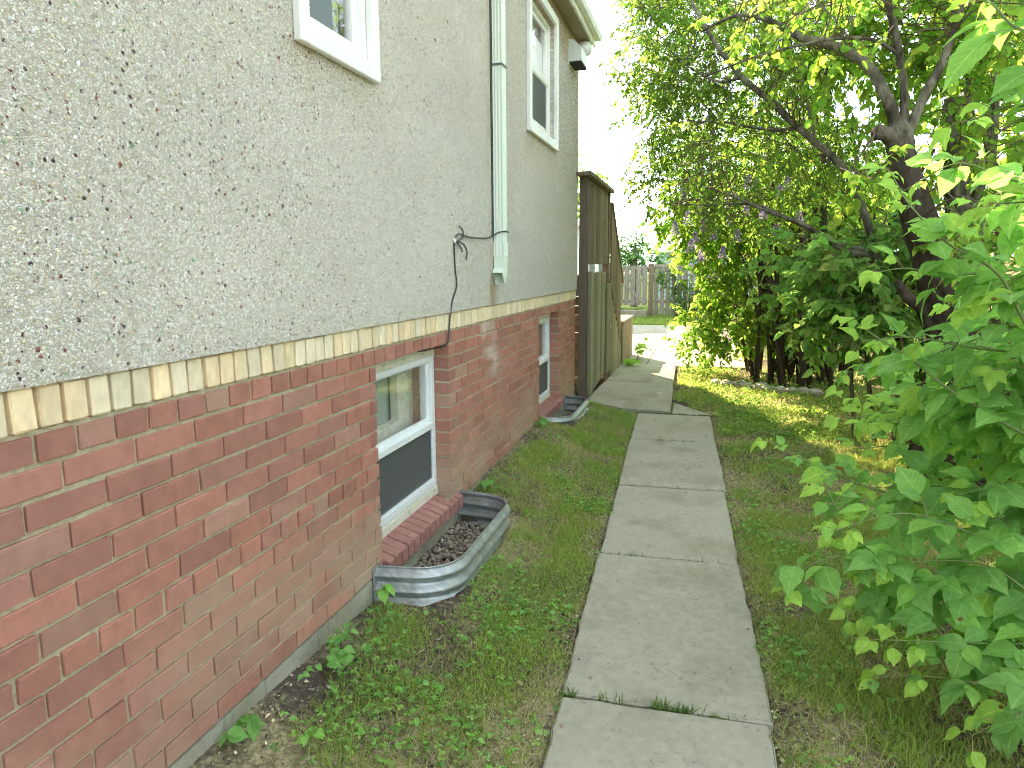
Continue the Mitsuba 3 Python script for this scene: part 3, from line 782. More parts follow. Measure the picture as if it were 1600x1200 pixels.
# ---------------------------------------------------------------- far back fence, garage, neighbours
ff = thing('back_fence', 'grey wooden board fence with a braced gate at the end of the yard', 'fence')
FY = 21.0
fg = part(ff, 'gate_rail', cbox((-1.65, FY + .02, 1.24), (-.33, FY + .06, 1.33), .004), 'weathered_wood', uv=np.tile([1.8, .5], (24, 1)))
part(ff, 'gate_rail', cbox((-1.65, FY + .02, .30), (-.33, FY + .06, .38), .004), 'weathered_wood', uv=np.tile([1.8, .4], (24, 1)))
for k in range(8):
    a = -1.66 + k * .168
    m = cbox((a, FY, .235), (a + .138, FY + .02, 1.37 + rng.normal(0, .008)), .003); part(ff, 'gate_board', m, 'weathered_wood', uv=flat_uv(m, 1.5 + .5 * rng.random(), .3 + .5 * rng.random()))
br = cbox((-.045, -.02, 0), (.045, .0, 1.52), .003)
br.apply_transform(trimesh.transformations.rotation_matrix(math.radians(-47), [0, 1, 0])); br.apply_translation([-.38, FY - .003, .28])
part(ff, 'gate_brace', br, 'weathered_wood', uv=flat_uv(br, 1.9, .8))
for x, t in ((-1.80, 0), (-.30, 0), (2.2, .3), (4.6, .3), (7.0, .3)):
    m = cbox((x, FY - .03, -.2), (x + .14, FY + .09, 1.42), .005); part(ff, 'post', m, 'weathered_wood', uv=flat_uv(m, t, .9))
for z in (1.22, .30):
    m = cbox((-.15, FY + .02, z), (8.5, FY + .06, z + .09), .004); part(ff, 'rail', m, 'weathered_wood', uv=flat_uv(m, 1.8, .6))
for k in range(54):
    a = -.14 + k * .162
    m = cbox((a, FY, -.02), (a + .128, FY + .02, 1.32 + rng.normal(0, .01)), .003); part(ff, 'fence_board', m, 'weathered_wood', uv=flat_uv(m, 1.5 + .5 * rng.random(), .3 + .5 * rng.random()))
m = cbox((-.16, FY - .02, 1.322), (8.5, FY + .06, 1.40), .004); part(ff, 'cap_rail', m, 'weathered_wood', uv=flat_uv(m, 1.8, .8))
for k in range(4):
    a = -2.5 + k * .172
    m = cbox((a, FY, -.1), (a + .138, FY + .02, 1.35), .003); part(ff, 'fence_board', m, 'weathered_wood', uv=flat_uv(m, .5, .3 + .5 * rng.random()))
struct('gate_step', cbox((-1.32, 20.6, -.2), (-.32, 20.96, .10), .01), 'concrete', 'low concrete step in front of the back gate')
rf = thing('side_fence', 'grey brown board fence behind the shrubs and trees on the right', 'fence')
for k in range(150):
    a = -1.0 + k * .147
    m = cbox((5.0, a, -.15), (5.02, a + .140, 1.42 + rng.normal(0, .008)), .003); part(rf, 'fence_board', m, 'weathered_wood', uv=flat_uv(m, .1 + .4 * rng.random(), .4 + .6 * rng.random()))
for z in (.15, 1.15):
    m = cbox((5.022, -1, z), (5.06, 21, z + .09), .003); part(rf, 'rail', m, 'weathered_wood', uv=flat_uv(m, .3, .4))

gar = thing('garage', 'white garage glimpsed behind the porch railing', 'garage')
GX = -2.0
part(gar, 'wall', cbox((-8.5, 20.0, -.2), (GX - .1, 26, 2.5), .01), 'white_siding')
for k in range(18):
    part(gar, 'siding_board', trimesh.convex.convex_hull(np.array([[x, y, z] for x in (-8.5, GX - .1) for y, z in ((19.998, -.1 + k * .145), (19.975, -.1 + k * .145), (19.998, -.1 + k * .145 + .143))])), 'white_siding')
part(gar, 'roof', trimesh.convex.convex_hull(np.array([[x, y, z] for y in (19.6, 26.4) for x, z in ((GX + .05, 2.46), (GX + .05, 2.56), (-5.3, 3.6), (-8.9, 2.56), (-8.9, 2.46))])), 'roofing')
part(gar, 'fascia', cbox((-8.9, 19.56, 2.44), (GX + .07, 19.598, 2.60), .004), 'white_siding')
ax = part(gar, 'lean_to', cbox((GX - .098, 20.02, -.2), (-1.36, 20.5, 1.62), .01), 'white_siding')
for x in (-1.78, -1.52):
    w_ = part(gar, 'window', cbox((x - .10, 19.985, 1.16), (x + .10, 20.015, 1.52), .003), 'white_paint')
    part(w_, 'pane', cbox((x - .075, 19.972, 1.2), (x + .075, 19.984, 1.48), .002), 'blind')
nb = thing('neighbour_house', 'pale blue sided house far beyond the back fence', 'house')
part(nb, 'wall', cbox((-1.0, 34, -.2), (7.5, 42, 2.0), .02), 'blue_siding')
for k in range(11):
    part(nb, 'siding_board', trimesh.convex.convex_hull(np.array([[x, y, z] for x in (-1.0, 7.5) for y, z in ((33.998, k * .19), (33.96, k * .19), (33.998, k * .19 + .187))])), 'blue_siding')
part(nb, 'roof', trimesh.convex.convex_hull(np.array([[x, y, z] for x in (-1.5, 8.0) for y, z in ((33.4, 1.97), (33.4, 2.08), (38, 2.9), (42.6, 2.08), (42.6, 1.97))])), 'vent_grey')
w_ = part(nb, 'window', cbox((.8, 33.93, .8), (1.9, 33.955, 1.8), .004), 'white_paint'); part(w_, 'pane', cbox((.88, 33.915, .88), (1.82, 33.929, 1.72), .003), 'blind')

# ---------------------------------------------------------------- stones edging the lilac bed
sp = [(1.62, 9.10), (1.74, 9.02), (1.86, 8.93), (1.80, 9.16), (1.97, 8.86), (2.09, 8.82), (2.02, 9.02), (2.21, 8.75), (2.33, 8.72), (2.45, 8.66), (2.58, 8.60), (1.50, 9.2)]
look = ['pale flat stone at the left end of the stone edging', 'tilted pale stone second from the left in the edging', 'rounded grey stone third along the edging', 'small stone lying behind the edging row', 'long grey stone in the middle of the edging',
        'smooth pale stone just right of the middle of the edging', 'stone tucked behind the middle of the edging row', 'rounded stone towards the right of the edging', 'flat sunlit stone near the right end of the edging',
        'pale long stone second from the right end of the edging', 'last stone at the shaded right end of the edging', 'small stone half hidden in leaves left of the edging']
for (x, y), lb in zip(sp, look):
    s = trimesh.creation.icosphere(3, 1.0); v = np.asarray(s.vertices)
    o = rng.uniform(0, 50, 3)
    v = v * (1 + .55 * (meshkit.fbm(v * 1.4 + o, 3) - .5))[:, None] * np.array([.085, .062, .044]) * rng.uniform(.8, 1.25, 3)
    a = rng.uniform(0, 3); v = v @ np.array([[math.cos(a), math.sin(a), 0], [-math.sin(a), math.cos(a), 0], [0, 0, 1]])
    v = v + [x, y, ground_z(x, y) + .035]
    k = thing('stone', lb, 'stone', 'stones edging the lilac bed'); scene[k] = ply(trimesh.Trimesh(v, s.faces, process=False), 'field_stone', smooth=True)
scene['field_stone'] = two(bumped({'type': 'principled', 'base_color': proc(lambda p, n, uv: mix((0.30, 0.27, 0.24), (0.46, 0.43, 0.39), fbm(p.x * 17, p.y * 17, p.z * 17, 3)) * (.7 + .6 * noise(p.x * 150, p.y * 150, p.z * 150))), 'roughness': .85, 'specular': .25}, proc(grain_h), .004))

# ---------------------------------------------------------------- leaves, trees and shrubs
def leaf_template(rows, fold=.25, droop=.25, twist=0.0):
    """rows of (t along the blade, half width); one midrib vertex and two edge vertices per row"""
    v, f = [], []
    for t, w in rows:
        z = -droop * t * t
        v += [(0, t, z), (-w, t - .02, z + fold * w + twist * t * w), (w, t - .02, z + fold * w - twist * t * w)]
    for k in range(len(rows) - 1):
        a, b = 3 * k, 3 * k + 3
        f += [[a, b, b + 1], [a, b + 1, a + 1], [a, a + 2, b + 2], [a, b + 2, b]]
    v, f = np.array(v, float), np.array(f)
    keep = [k for k in f if np.linalg.norm(np.cross(v[k[1]] - v[k[0]], v[k[2]] - v[k[0]])) > 1e-7]
    return v, np.array(keep)
SMALL = leaf_template([(0, 0), (.38, .27), (1, 0)], .3, .25)
ROUND = leaf_template([(0, .03), (.3, .36), (.7, .3), (1, 0)], .25, .3)
HEART = leaf_template([(0, 0), (.06, .22), (.3, .38), (.65, .24), (1, 0)], .3, .35)

def clump_leaves(centres, radii, per, tmpl, size, base, sun_side=.0, seed=0, droop=.4):
    """leaves on short twigs that fill the given ellipsoids; returns leaf mesh, colours, twig mesh"""
    r = np.random.default_rng(seed)
    P, A, N, S = [], [], [], []
    tw = []
    for c, rad, k in zip(centres, radii, per):
        c = np.asarray(c, float); rad = np.asarray(rad, float) * np.ones(3)
        for _ in range(k):
            d = unit(r.normal(0, 1, 3)); q = r.random() ** .45
            p0 = c + d * q * rad
            ax = unit(d * .7 + r.normal(0, .6, 3) + [0, 0, -.1])
            L = r.uniform(.12, .30)
            nl = r.integers(6, 12)
            t = np.linspace(.1, 1, nl)[:, None]
            pts = p0 + ax * t * L + np.array([0, 0, -.10]) * t * t * L * 2 
            side = unit(np.cross(ax, [0, 0, 1])) * np.where(np.arange(nl) % 2, 1, -1)[:, None]
            la = unit(side * .8 + ax * .55 + r.normal(0, .35, (nl, 3)) + np.array([0, 0, -droop]))
            P.append(pts); A.append(la); N.append(r.normal(0, .45, (nl, 3)) + [0, 0, 1.0]); S.append(size * r.uniform(.55, 1.2, nl))
            tw.append((p0 - ax * L * .6, p0 + ax * L))
    P, A, N, S = np.vstack(P), np.vstack(A), np.vstack(N), np.concatenate(S)
    n = len(P)
    col = np.asarray(base) * (0.62 + .75 * r.random((n, 1))) * (1 + r.normal(0, .09, (n, 3)))
    yel = r.random(n) < .08; col[yel] *= [1.25, 1.12, .9]
    m, cc = scatter(*tmpl, P, frames(A, N), np.c_[S * r.uniform(.8, 1.15, n), S, S], np.clip(col, .003, .8))
    return m, cc, tw

def twig_mesh(tw, r0=.004):
    v, f = [], []
    for k, (a, b) in enumerate(tw):
        d = unit(b - a); s = unit(np.cross(d, [.3, .2, .9])); t = np.cross(d, s)
        for e, rr in ((a, r0), (b, r0 * .4)):
            for ang in (0, 2.094, 4.189):
                v.append(e + (s * math.cos(ang) + t * math.sin(ang)) * rr)
        o = 6 * k
        for j in range(3):
            q = [o + j, o + (j + 1) % 3, o + 3 + (j + 1) % 3, o + 3 + j]; f += [[q[0], q[1], q[2]], [q[0], q[2], q[3]]]
    return trimesh.Trimesh(np.array(v), np.array(f), process=False)

def connect(tw, limbs, k=3):
    """thin crooked boughs from some twigs back to the nearest point of a limb"""
    pts = np.vstack([np.asarray(l)[:, :3] for l in limbs])
    out, used = [], {}
    for a, b in tw[::k]:
        j = np.argmin(((pts - a) ** 2).sum(1)); q = pts[j]
        if np.linalg.norm(q - a) > .75 or used.get(j, 0) > 2: continue
        used[j] = used.get(j, 0) + 1
        mid = (q * .5 + a * .5) + rng.normal(0, .06, 3) + [0, 0, .05]
        out.append(tube(spline([q, mid, a, b], 3), np.linspace(.006, .002, 10), 4))
    return out

def tree(key, limbs, ells, tmpl, size, base, seed, bark='bark', k=3, droop=.4, extra=()):
    for nm, l in limbs:
        part(key, nm, limb(l), bark, True)
    cs = [np.array(e[:3]) for e in ells]
    m, cc, tw = clump_leaves(cs, [np.array(e[3]) * np.array([1, 1.25, .85]) for e in ells], [int(e[4] * DENS.get(seed, 1.05)) for e in ells], tmpl, size, base, seed=seed, droop=droop)
    part(key, 'crown', m, 'leaf', kind='stuff', color=cc)
    sp = [spline(l, 4) for _, l in limbs]
    bows = connect(tw, sp, k) + [twig_mesh(tw)]
    part(key, 'twigs', cat(bows), 'twig', kind='stuff')

DENS = {11: 1.7, 12: 2.9, 15: 2.2, 16: 2.0}
G1 = (.29, .49, .07)     # base colours; the blade sends half of it back and half through
# pollarded maple
t1 = thing('maple_tree', 'pollarded tree with a thick dark base and three smooth grey limbs from one knob', 'tree')
root = [(3.05, 5.40, -.2, 0.317), (3.03, 5.36, .2, 0.264), (2.98, 5.3, .78, 0.207), (2.85, 5.2, 1.1, 0.148), (2.68, 5.1, 1.46, 0.116), (2.54, 5.0, 1.77, 0.092), (2.47, 5.0, 2.0, 0.077), (2.445, 5.0, 2.13, 0.077), (2.44, 5.0, 2.19, 0.044)]
L1 = [('trunk', root),
      ('side_root', [(3.0, 5.25, .55, 0.104), (2.74, 5.2, 1.02, 0.056), (2.6, 5.1, 1.12, 0.036), (2.52, 5.1, 1.23, 0.024)]),
      ('side_root', [(3.2, 5.35, .3, 0.163), (3.45, 5.3, .9, 0.104), (3.6, 5.3, 1.5, 0.067), (3.7, 5.35, 2.3, 0.044)]),
      ('stub', [(2.44, 5.0, 2.08, 0.059), (2.35, 4.95, 2.12, 0.046), (2.30, 4.92, 2.12, 0.043)]),
      ('limb', [(2.45, 5.0, 2.06, 0.046), (2.43, 5.0, 2.16, 0.039), (2.36, 5.0, 2.34, 0.036), (2.24, 5.1, 2.58, 0.033), (2.02, 5.2, 2.73, 0.030), (1.88, 5.3, 2.81, 0.025), (1.69, 5.5, 2.99, 0.019), (1.48, 5.6, 3.07, 0.013), (1.25, 5.8, 3.05, 0.007)]),
      ('limb', [(2.46, 5.0, 2.06, 0.037), (2.47, 5.0, 2.15, 0.028), (2.45, 5.0, 2.41, 0.023), (2.39, 5.0, 2.67, 0.023), (2.32, 5.0, 2.93, 0.020), (2.26, 5.0, 3.25, 0.014), (2.2, 5.1, 3.9, 0.007)]),
      ('limb', [(2.47, 5.0, 2.04, 0.041), (2.5, 5.0, 2.13, 0.031), (2.58, 5.05, 2.34, 0.029), (2.68, 5.1, 2.55, 0.026), (2.77, 5.2, 2.84, 0.023), (2.84, 5.3, 3.23, 0.017), (2.9, 5.4, 4.0, 0.007)]),
      ('limb', [(2.42, 5.0, 2.57, 0.012), (2.28, 4.95, 2.65, 0.010), (2.12, 4.9, 2.67, 0.010), (1.91, 4.9, 2.66, 0.009), (1.59, 5.0, 2.63, 0.007), (1.28, 5.2, 2.58, 0.005)])]
E1 = [(2.1, 4.8, 2.75, .35, 7), (2.75, 4.7, 2.75, .35, 9), (2.15, 4.8, 1.9, .25, 5), (2.75, 4.7, 1.55, .3, 10), (2.48, 5.5, 2.92, .46, 50), (2.86, 5.5, 2.85, .45, 50), (2.2, 5.6, 2.75, .36, 28), (2.15, 5.3, 3.4, .5, 40), (2.9, 5.9, 2.5, .4, 35), (3.3, 5.6, 3.0, .6, 60), (2.6, 5.4, 3.9, .7, 34), (3.5, 5.5, 2.0, .5, 40), (1.7, 5.7, 3.1, .35, 16), (3.2, 5.2, 1.75, .3, 14)]
tree(t1, L1, E1, ROUND, .07, G1, 11, bark='old_bark')
# leaning tree with small leaves over the path
t2 = thing('leaning_tree', 'slender tree leaning left over the path with small dense leaves', 'tree')
L2 = [('trunk', [(2.95, 6.05, -.15, 0.051), (2.8, 6.0, .72, 0.040), (2.63, 6.0, 1.21, 0.033), (2.53, 6.0, 1.54, 0.029), (2.41, 6.0, 1.87, 0.029), (2.27, 6.0, 2.09, 0.028), (1.99, 6.1, 2.37, 0.027), (1.76, 6.2, 2.62, 0.026), (1.56, 6.3, 2.82, 0.024), (1.35, 6.5, 3.14, 0.018), (1.19, 6.6, 3.43, 0.014), (1.01, 6.8, 3.82, 0.010), (.9, 7.1, 4.2, 0.005)]),
      ('limb', [(2.55, 6.0, 1.40, 0.023), (2.3, 6.0, 1.47, 0.020), (2.08, 6.1, 1.64, 0.017), (1.8, 6.3, 1.77, 0.014), (1.45, 6.5, 1.95, 0.010), (1.1, 6.9, 2.1, 0.005)]),
      ('limb', [(2.5, 6.0, 1.44, 0.020), (2.26, 6.0, 1.51, 0.016), (1.99, 6.2, 1.68, 0.014), (1.71, 6.4, 1.83, 0.011), (1.3, 6.6, 1.86, 0.007), (1.0, 7.0, 1.9, 0.005)]),
      ('limb', [(1.99, 6.1, 2.37, 0.015), (1.75, 6.5, 2.45, 0.012), (1.4, 7.0, 2.62, 0.009), (1.0, 7.6, 2.75, 0.005)]),
      ('limb', [(1.56, 6.3, 2.82, 0.014), (1.35, 6.9, 2.95, 0.011), (1.0, 7.5, 3.3, 0.007), (.7, 7.8, 3.55, 0.004)]),
      ('limb', [(2.1, 6.05, 2.27, 0.014), (2.05, 6.6, 2.8, 0.011), (2.0, 7.3, 3.3, 0.007)])]
E2 = [(1.9, 5.9, 2.7, .3, 6), (1.35, 6.3, 2.3, .35, 9), (1.1, 8.0, 3.7, .72, 90), (.99, 8.0, 2.89, .5, 42), (1.58, 8.0, 2.61, .72, 90), (1.99, 7.5, 3.25, .66, 80), (1.82, 8.3, 2.05, .55, 60), (.88, 8.4, 2.26, .40, 34), (2.31, 7.0, 2.3, .56, 55), (2.1, 6.7, 3.3, .5, 45), (.72, 7.6, 3.72, .32, 22), (.60, 7.6, 3.25, .22, 9), (.85, 7.9, 3.2, .4, 26), (.75, 8.2, 2.65, .3, 14), (.95, 7.9, 4.1, .45, 30), (1.9, 7.8, 3.9, .7, 60), (1.5, 8.0, 4.4, .9, 70), (1.35, 7.4, 1.98, .4, 24), (1.2, 7.6, 3.2, .6, 50)]
tree(t2, L2, E2, SMALL, .070, (.24, .40, .065), 12, k=3)
# trunks standing behind
t3 = thing('stump_tree', 'dark broken off trunk standing just behind the pollarded tree', 'tree')
L3 = [('trunk', [(3.45, 6.65, -.2, .20), (3.41, 6.6, .78, .136), (3.33, 6.6, 1.4, .103), (3.24, 6.6, 1.95, .092), (3.18, 6.6, 2.45, .085), (3.17, 6.6, 2.62, .075)]),
      ('limb', [(3.30, 6.6, 1.6, .04), (3.42, 6.5, 2.1, .032), (3.42, 6.5, 2.6, .028), (3.3, 6.5, 3.2, .02), (3.2, 6.6, 3.9, .01)])]
tree(t3, L3, [(3.3, 6.9, 3.2, .6, 60), (3.8, 6.8, 2.4, .5, 45), (3.6, 6.9, 3.9, .8, 60), (3.0, 7.0, 2.2, .4, 24)], ROUND, .085, G1, 13)
t4 = thing('thin_stemmed_tree', 'clump of thin upright stems at the right edge behind the stump', 'tree')
L4 = [('stem', [(3.65, 7.05, -.2, .06), (3.58, 7.0, 1.29, .049), (3.49, 7.0, 2.04, .046), (3.4, 7.0, 2.56, .042), (3.37, 7.0, 3.16, .036), (3.42, 7.0, 3.74, .022), (3.5, 7.1, 4.6, .01)]),
      ('stem', [(3.85, 7.1, -.2, .05), (3.75, 7.05, 1.2, .04), (3.67, 7.0, 1.93, .032), (3.53, 7.0, 2.45, .03), (3.57, 7.0, 3.0, .026), (3.61, 7.0, 3.62, .018), (3.7, 7.0, 4.4, .008)]),
      ('stem', [(4.1, 7.4, -.2, .05), (4.05, 7.3, 1.4, .042), (3.95, 7.3, 2.4, .032), (4.05, 7.3, 3.4, .02), (4.1, 7.3, 4.2, .01)])]
tree(t4, L4, [(3.9, 7.4, 3.4, .8, 80), (4.3, 7.0, 2.4, .6, 60), (4.2, 6.6, 1.5, .5, 40), (3.9, 7.8, 4.4, .8, 60), (4.5, 7.2, 3.6, .7, 50)], ROUND, .085, G1, 14)
# lilac
lil = thing('lilac_bush', 'tall many stemmed lilac with small purple flower clusters beside the path', 'bush')
L5 = []
r5 = np.random.default_rng(5)
for k in range(44):
    bx_, by_ = r5.uniform(1.95, 3.15), r5.uniform(9.0, 10.6)
    tx_, ty_ = (bx_ - 2.3) * 2.0 + 2.0 + r5.normal(0, .25), by_ + r5.normal(0, .4)
    h_ = r5.uniform(1.7, 3.3); r_ = r5.choice([.016, .022, .03, .045, .055], p=[.3, .3, .2, .12, .08])
    j_ = lambda: r5.normal(0, .06)
    L5.append(('stem', [(bx_, by_, -.2, r_ * 1.15), (bx_ * .85 + tx_ * .15 + j_(), by_ + j_(), h_ * .3, r_), (bx_ * .5 + tx_ * .5 + j_(), by_ + j_(), h_ * .65, r_ * .75), (tx_, ty_, h_, r_ * .35)]))
E5 = [(1.28, 10.0, 1.72, .5, 60), (1.85, 10.0, 1.75, .66, 90), (1.42, 10.1, 1.12, .38, 34), (2.55, 10.0, 1.75, .6, 70), (1.30, 10.1, .62, .28, 22), (1.62, 10.1, .40, .28, 24), (2.05, 9.6, .62, .36, 30), (2.13, 10.0, 2.35, .74, 100), (1.04, 9.5, 1.94, .36, 36), (1.25, 10.2, .25, .22, 14), (2.5, 9.6, .55, .3, 20), (1.75, 9.9, .85, .35, 26), (3.0, 10, 2.4, .8, 90), (2.3, 10.2, 3.2, .8, 80), (2.9, 9.6, 1.1, .4, 30), (1.3, 10.2, 2.6, .5, 40)]
tree(lil, L5, E5, HEART, .082, (.28, .47, .07), 15, bark='dark_bark', k=2)
fl = [(1.14, 7.43, 1.81), (1.29, 7.52, 1.73), (1.51, 8.06, 1.98), (1.7, 7.82, 1.89), (1.69, 7.28, 2.11), (1.78, 7.65, 2.11), (1.99, 7.62, 2.05), (2.03, 7.27, 2.09), (1.55, 7.99, 1.81), (1.18, 7.38, 1.53), (1.62, 7.69, 1.63), (1.49, 7.83, 1.47), (1.27, 7.82, 1.44), (2.0, 7.82, 1.7), (2.38, 7.9, 1.57), (1.35, 8.32, 1.87), (1.07, 7.57, 2.04), (1.39, 7.89, 1.66), (1.24, 8.03, 1.94), (1.84, 7.42, 1.84), (1.02, 7.33, 1.7), (1.59, 8.25, 2.11), (2.17, 7.42, 1.8), (1.21, 7.69, 1.63)]
pet = leaf_template([(0, 0), (.5, .4), (1, 0)], .2, .2)
for c in fl:
    n = 150; r_ = np.random.default_rng(int(c[0] * 1000))
    d = unit(r_.normal(0, 1, (n, 3))); h = r_.random(n)
    p_ = np.array(c) + d * (np.c_[.036 * (1.1 - h), .036 * (1.1 - h), 0 * h]) + np.c_[0 * h, 0 * h, (h - .5) * .13]
    col = np.array([.55, .44, .74]) * (.65 + .6 * r_.random((n, 1)))
    m, cc = scatter(*pet, p_, frames(d, r_.normal(0, 1, (n, 3))), np.full(n, .018), col)
    part(lil, 'flower_cluster', m, 'leaf', color=cc)
# leafy undergrowth in the middle distance
ug = thing('understory_bush', 'shaded leafy bush in front of the pollarded trunk', 'bush')
tree(ug, [('stem', [(2.6 + .14 * k, 6.4 - .1 * k, -.2, .02), (2.5 + .13 * k, 6.3, .5, .016), (2.35 + .16 * k, 6.2, 1.2, .008)]) for k in range(5)],
     [(2.41, 6.0, 1.26, .38, 36), (2.76, 6.2, 1.35, .40, 34), (2.25, 6.5, .98, .36, 34), (2.52, 6.0, .87, .34, 34), (3.0, 6.3, 1.45, .4, 30), (2.15, 6.8, 1.42, .3, 20), (3.2, 5.9, .45, .4, 34), (3.3, 5.7, .9, .4, 30), (3.3, 5.2, .3, .4, 36)], ROUND, .10, (.29, .49, .12), 16)
# trees filling the far side of the fence
far_spec = [(5.9, 7.5, 3.0, 1.5, 1), (6.8, 10.5, 3.4, 1.8, 1), (5.2, 13.5, 3.0, 1.6, 2), (7.5, 14.0, 4.0, 2.0, 2), (3.6, 15.5, 2.4, 1.2, 0), (8.8, 8.5, 4.0, 2.0, 1), (6.3, 4.6, 3.0, 1.4, 1)]
far_lab = ['bright green tree behind the side fence beyond the stump', 'large bright tree behind the side fence beyond the lilac', 'leafy tree behind the lilac near the back fence', 'tall tree far behind the lilac', 'small bright tree in the yard behind the lilac', 'tall tree at the far right behind the thin stems', 'tree over the fence at the right edge of the view']
for q, ((x, y, h, r_, g), lb) in enumerate(zip(far_spec, far_lab)):
    k = thing('yard_tree', lb, 'tree', 'trees behind the side fence')
    L = [('trunk', [(x, y, -.2, .13), (x + .05, y, h * .35, .10), (x - .05, y + .1, h * .7, .07), (x + .1, y, h * 1.15, .03)])]
    rr = np.random.default_rng(40 + q)
    for j in range(5):
        a = rr.uniform(0, 6.28); z = h * rr.uniform(.35, .8)
        L.append(('limb', [(x, y, z, .05), (x + math.cos(a) * r_ * .5, y + math.sin(a) * r_ * .5, z + .3 * r_, .03), (x + math.cos(a) * r_, y + math.sin(a) * r_, z + .5 * r_, .01)]))
    E = []
    for j in range(12):
        d = unit(rr.normal(0, 1, 3)) * rr.uniform(.4, .95) * r_
        E.append((x + d[0], y + d[1], max(.7, h * .85 + d[2] * 1.1), r_ * rr.uniform(.35, .55), 44))
    tree(k, L, E, ROUND if g != 2 else SMALL, .10, [(.32, .50, .08), (.36, .54, .07), (.32, .50, .08)][g], 60 + q, k=6)
k = thing('spruce_like_tree', 'dense blue green tree just beyond the back gate', 'tree')
tree(k, [('trunk', [(-1.3, 27, -.2, .15), (-1.3, 27, 2.2, .06)])], [(-1.9, 27, 1.3, .9, 70), (-1.0, 27, 1.5, .8, 80), (-1.4, 27.2, 2.1, .7, 60), (-2.6, 27, 1.8, .9, 50), (-.5, 27, 1.2, .5, 30)], SMALL, .16, (.12, .24, .10), 80, k=8)
k = thing('shade_tree', 'unseen tall tree added behind the house and porch to shade path and lawn', 'tree')  # hidden from the camera, added to cast shade over the grass and walk
tree(k, [('trunk', [(-4.0, 13.3, -.2, .2), (-4.0, 13.3, 3.0, .15), (-3.9, 13.3, 6.0, .06)])], [(-4.0, 13.3, 5.2, 1.9, 260), (-3.0, 13.0, 5.4, 1.3, 120), (-4.8, 13.3, 6.4, 1.5, 140), (-3.6, 13.0, 7.0, 1.4, 120)], ROUND, .13, G1, 83, k=9)
k = thing('far_tree', 'distant light green tree seen between the house corner and the porch post', 'tree')
tree(k, [('trunk', [(-3.6, 27, -.2, .15), (-3.6, 27, 3.5, .1), (-3.6, 27, 5.0, .03)])], [(-3.4, 27, 4.2, 1.1, 110), (-4.2, 27, 4.8, 1.1, 70), (-3.2, 27.3, 3.2, .9, 70)], ROUND, .14, (.30, .45, .10), 84, k=9)
k = thing('dense_shrub', 'dense shrub added behind the lilac stems to hold back light', 'bush')  # added so that light from behind does not come through the stems
tree(k, [('stem', [(2.4 + .4 * j, 12.0 + .2 * (j % 2), -.2, .02), (2.4 + .42 * j, 12.0, .8, .012), (2.5 + .42 * j, 12.1, 1.6, .005)]) for j in range(6)], [(2.5, 12.2, .6, .6, 70), (3.2, 12.0, .7, .7, 80), (4.0, 12.0, .8, .8, 80), (3.0, 12.4, 1.5, .8, 70), (4.0, 12.6, 1.7, .8, 60), (3.6, 10.8, .5, .6, 60), (4.3, 10.2, .8, .6, 50)], ROUND, .10, (.16, .28, .06), 85, k=6)
k = thing('pale_tree', 'sunlit yellow green tree over the back fence right of the gate', 'tree')
tree(k, [('trunk', [(1.6, 25, -.2, .12), (1.5, 25, 2.0, .08), (1.4, 25, 3.6, .03)])], [(.9, 25, 2.2, .8, 50), (1.8, 25, 2.4, .9, 60), (1.4, 25, 3.2, 1.0, 60), (2.6, 25, 2.0, .9, 50), (.6, 25, 3.0, .6, 24), (3.2, 25, 3.2, 1.0, 50)], ROUND, .13, (.34, .48, .10), 81, k=8)
k = thing('vine_on_fence', 'green climber covering the back fence boards right of the gate', 'climbing plant')
tree(k, [('stem', [(.5 + .25 * j, 20.75, -.1, .012), (.45 + .3 * j, 20.8, .6, .009), (.4 + .35 * j, 20.85, 1.2, .005)]) for j in range(6)], [(.45, 20.7, .85, .32, 22), (.9, 20.7, .5, .4, 30), (1.4, 20.7, .6, .45, 34), (.2, 20.8, 1.15, .2, 10), (1.9, 20.7, .7, .5, 34), (.8, 20.5, .05, .3, 24)], ROUND, .10, (.15, .27, .08), 82, k=5)

# ---------------------------------------------------------------- young box elder saplings in the foreground
LFT = [leaf_template([(0, .01), (.07, .15), (.24, .32), (.40, .37), (.53, .31), (.60, .335), (.76, .19), (.89, .075), (1, 0)], f_, d_, w_) for f_, d_, w_ in ((.22, .30, .1), (.12, .42, -.25), (.34, .22, .2), (.16, .55, -.1))]
LFT.append(leaf_template([(0, .01), (.08, .2), (.25, .36), (.45, .38), (.65, .28), (.84, .11), (1, 0)], .25, .38, .2))
LCOL = range(5)     # tones of maple_col
def leaf_uv(v, ci):
    return np.c_[np.clip(v[:, 0], -.5, .5) + 4.0 * ci, np.clip(v[:, 1], 0, 1)]
def leaf_ply(vi, ci):
    v, f = LFT[vi]
    return ply(trimesh.Trimesh(v, f, process=False), 'maple_leaf', smooth=True, uv=leaf_uv(v, ci))
LPLY = {(a, b): leaf_ply(a, b) for a in range(len(LFT)) for b in range(len(LCOL))}

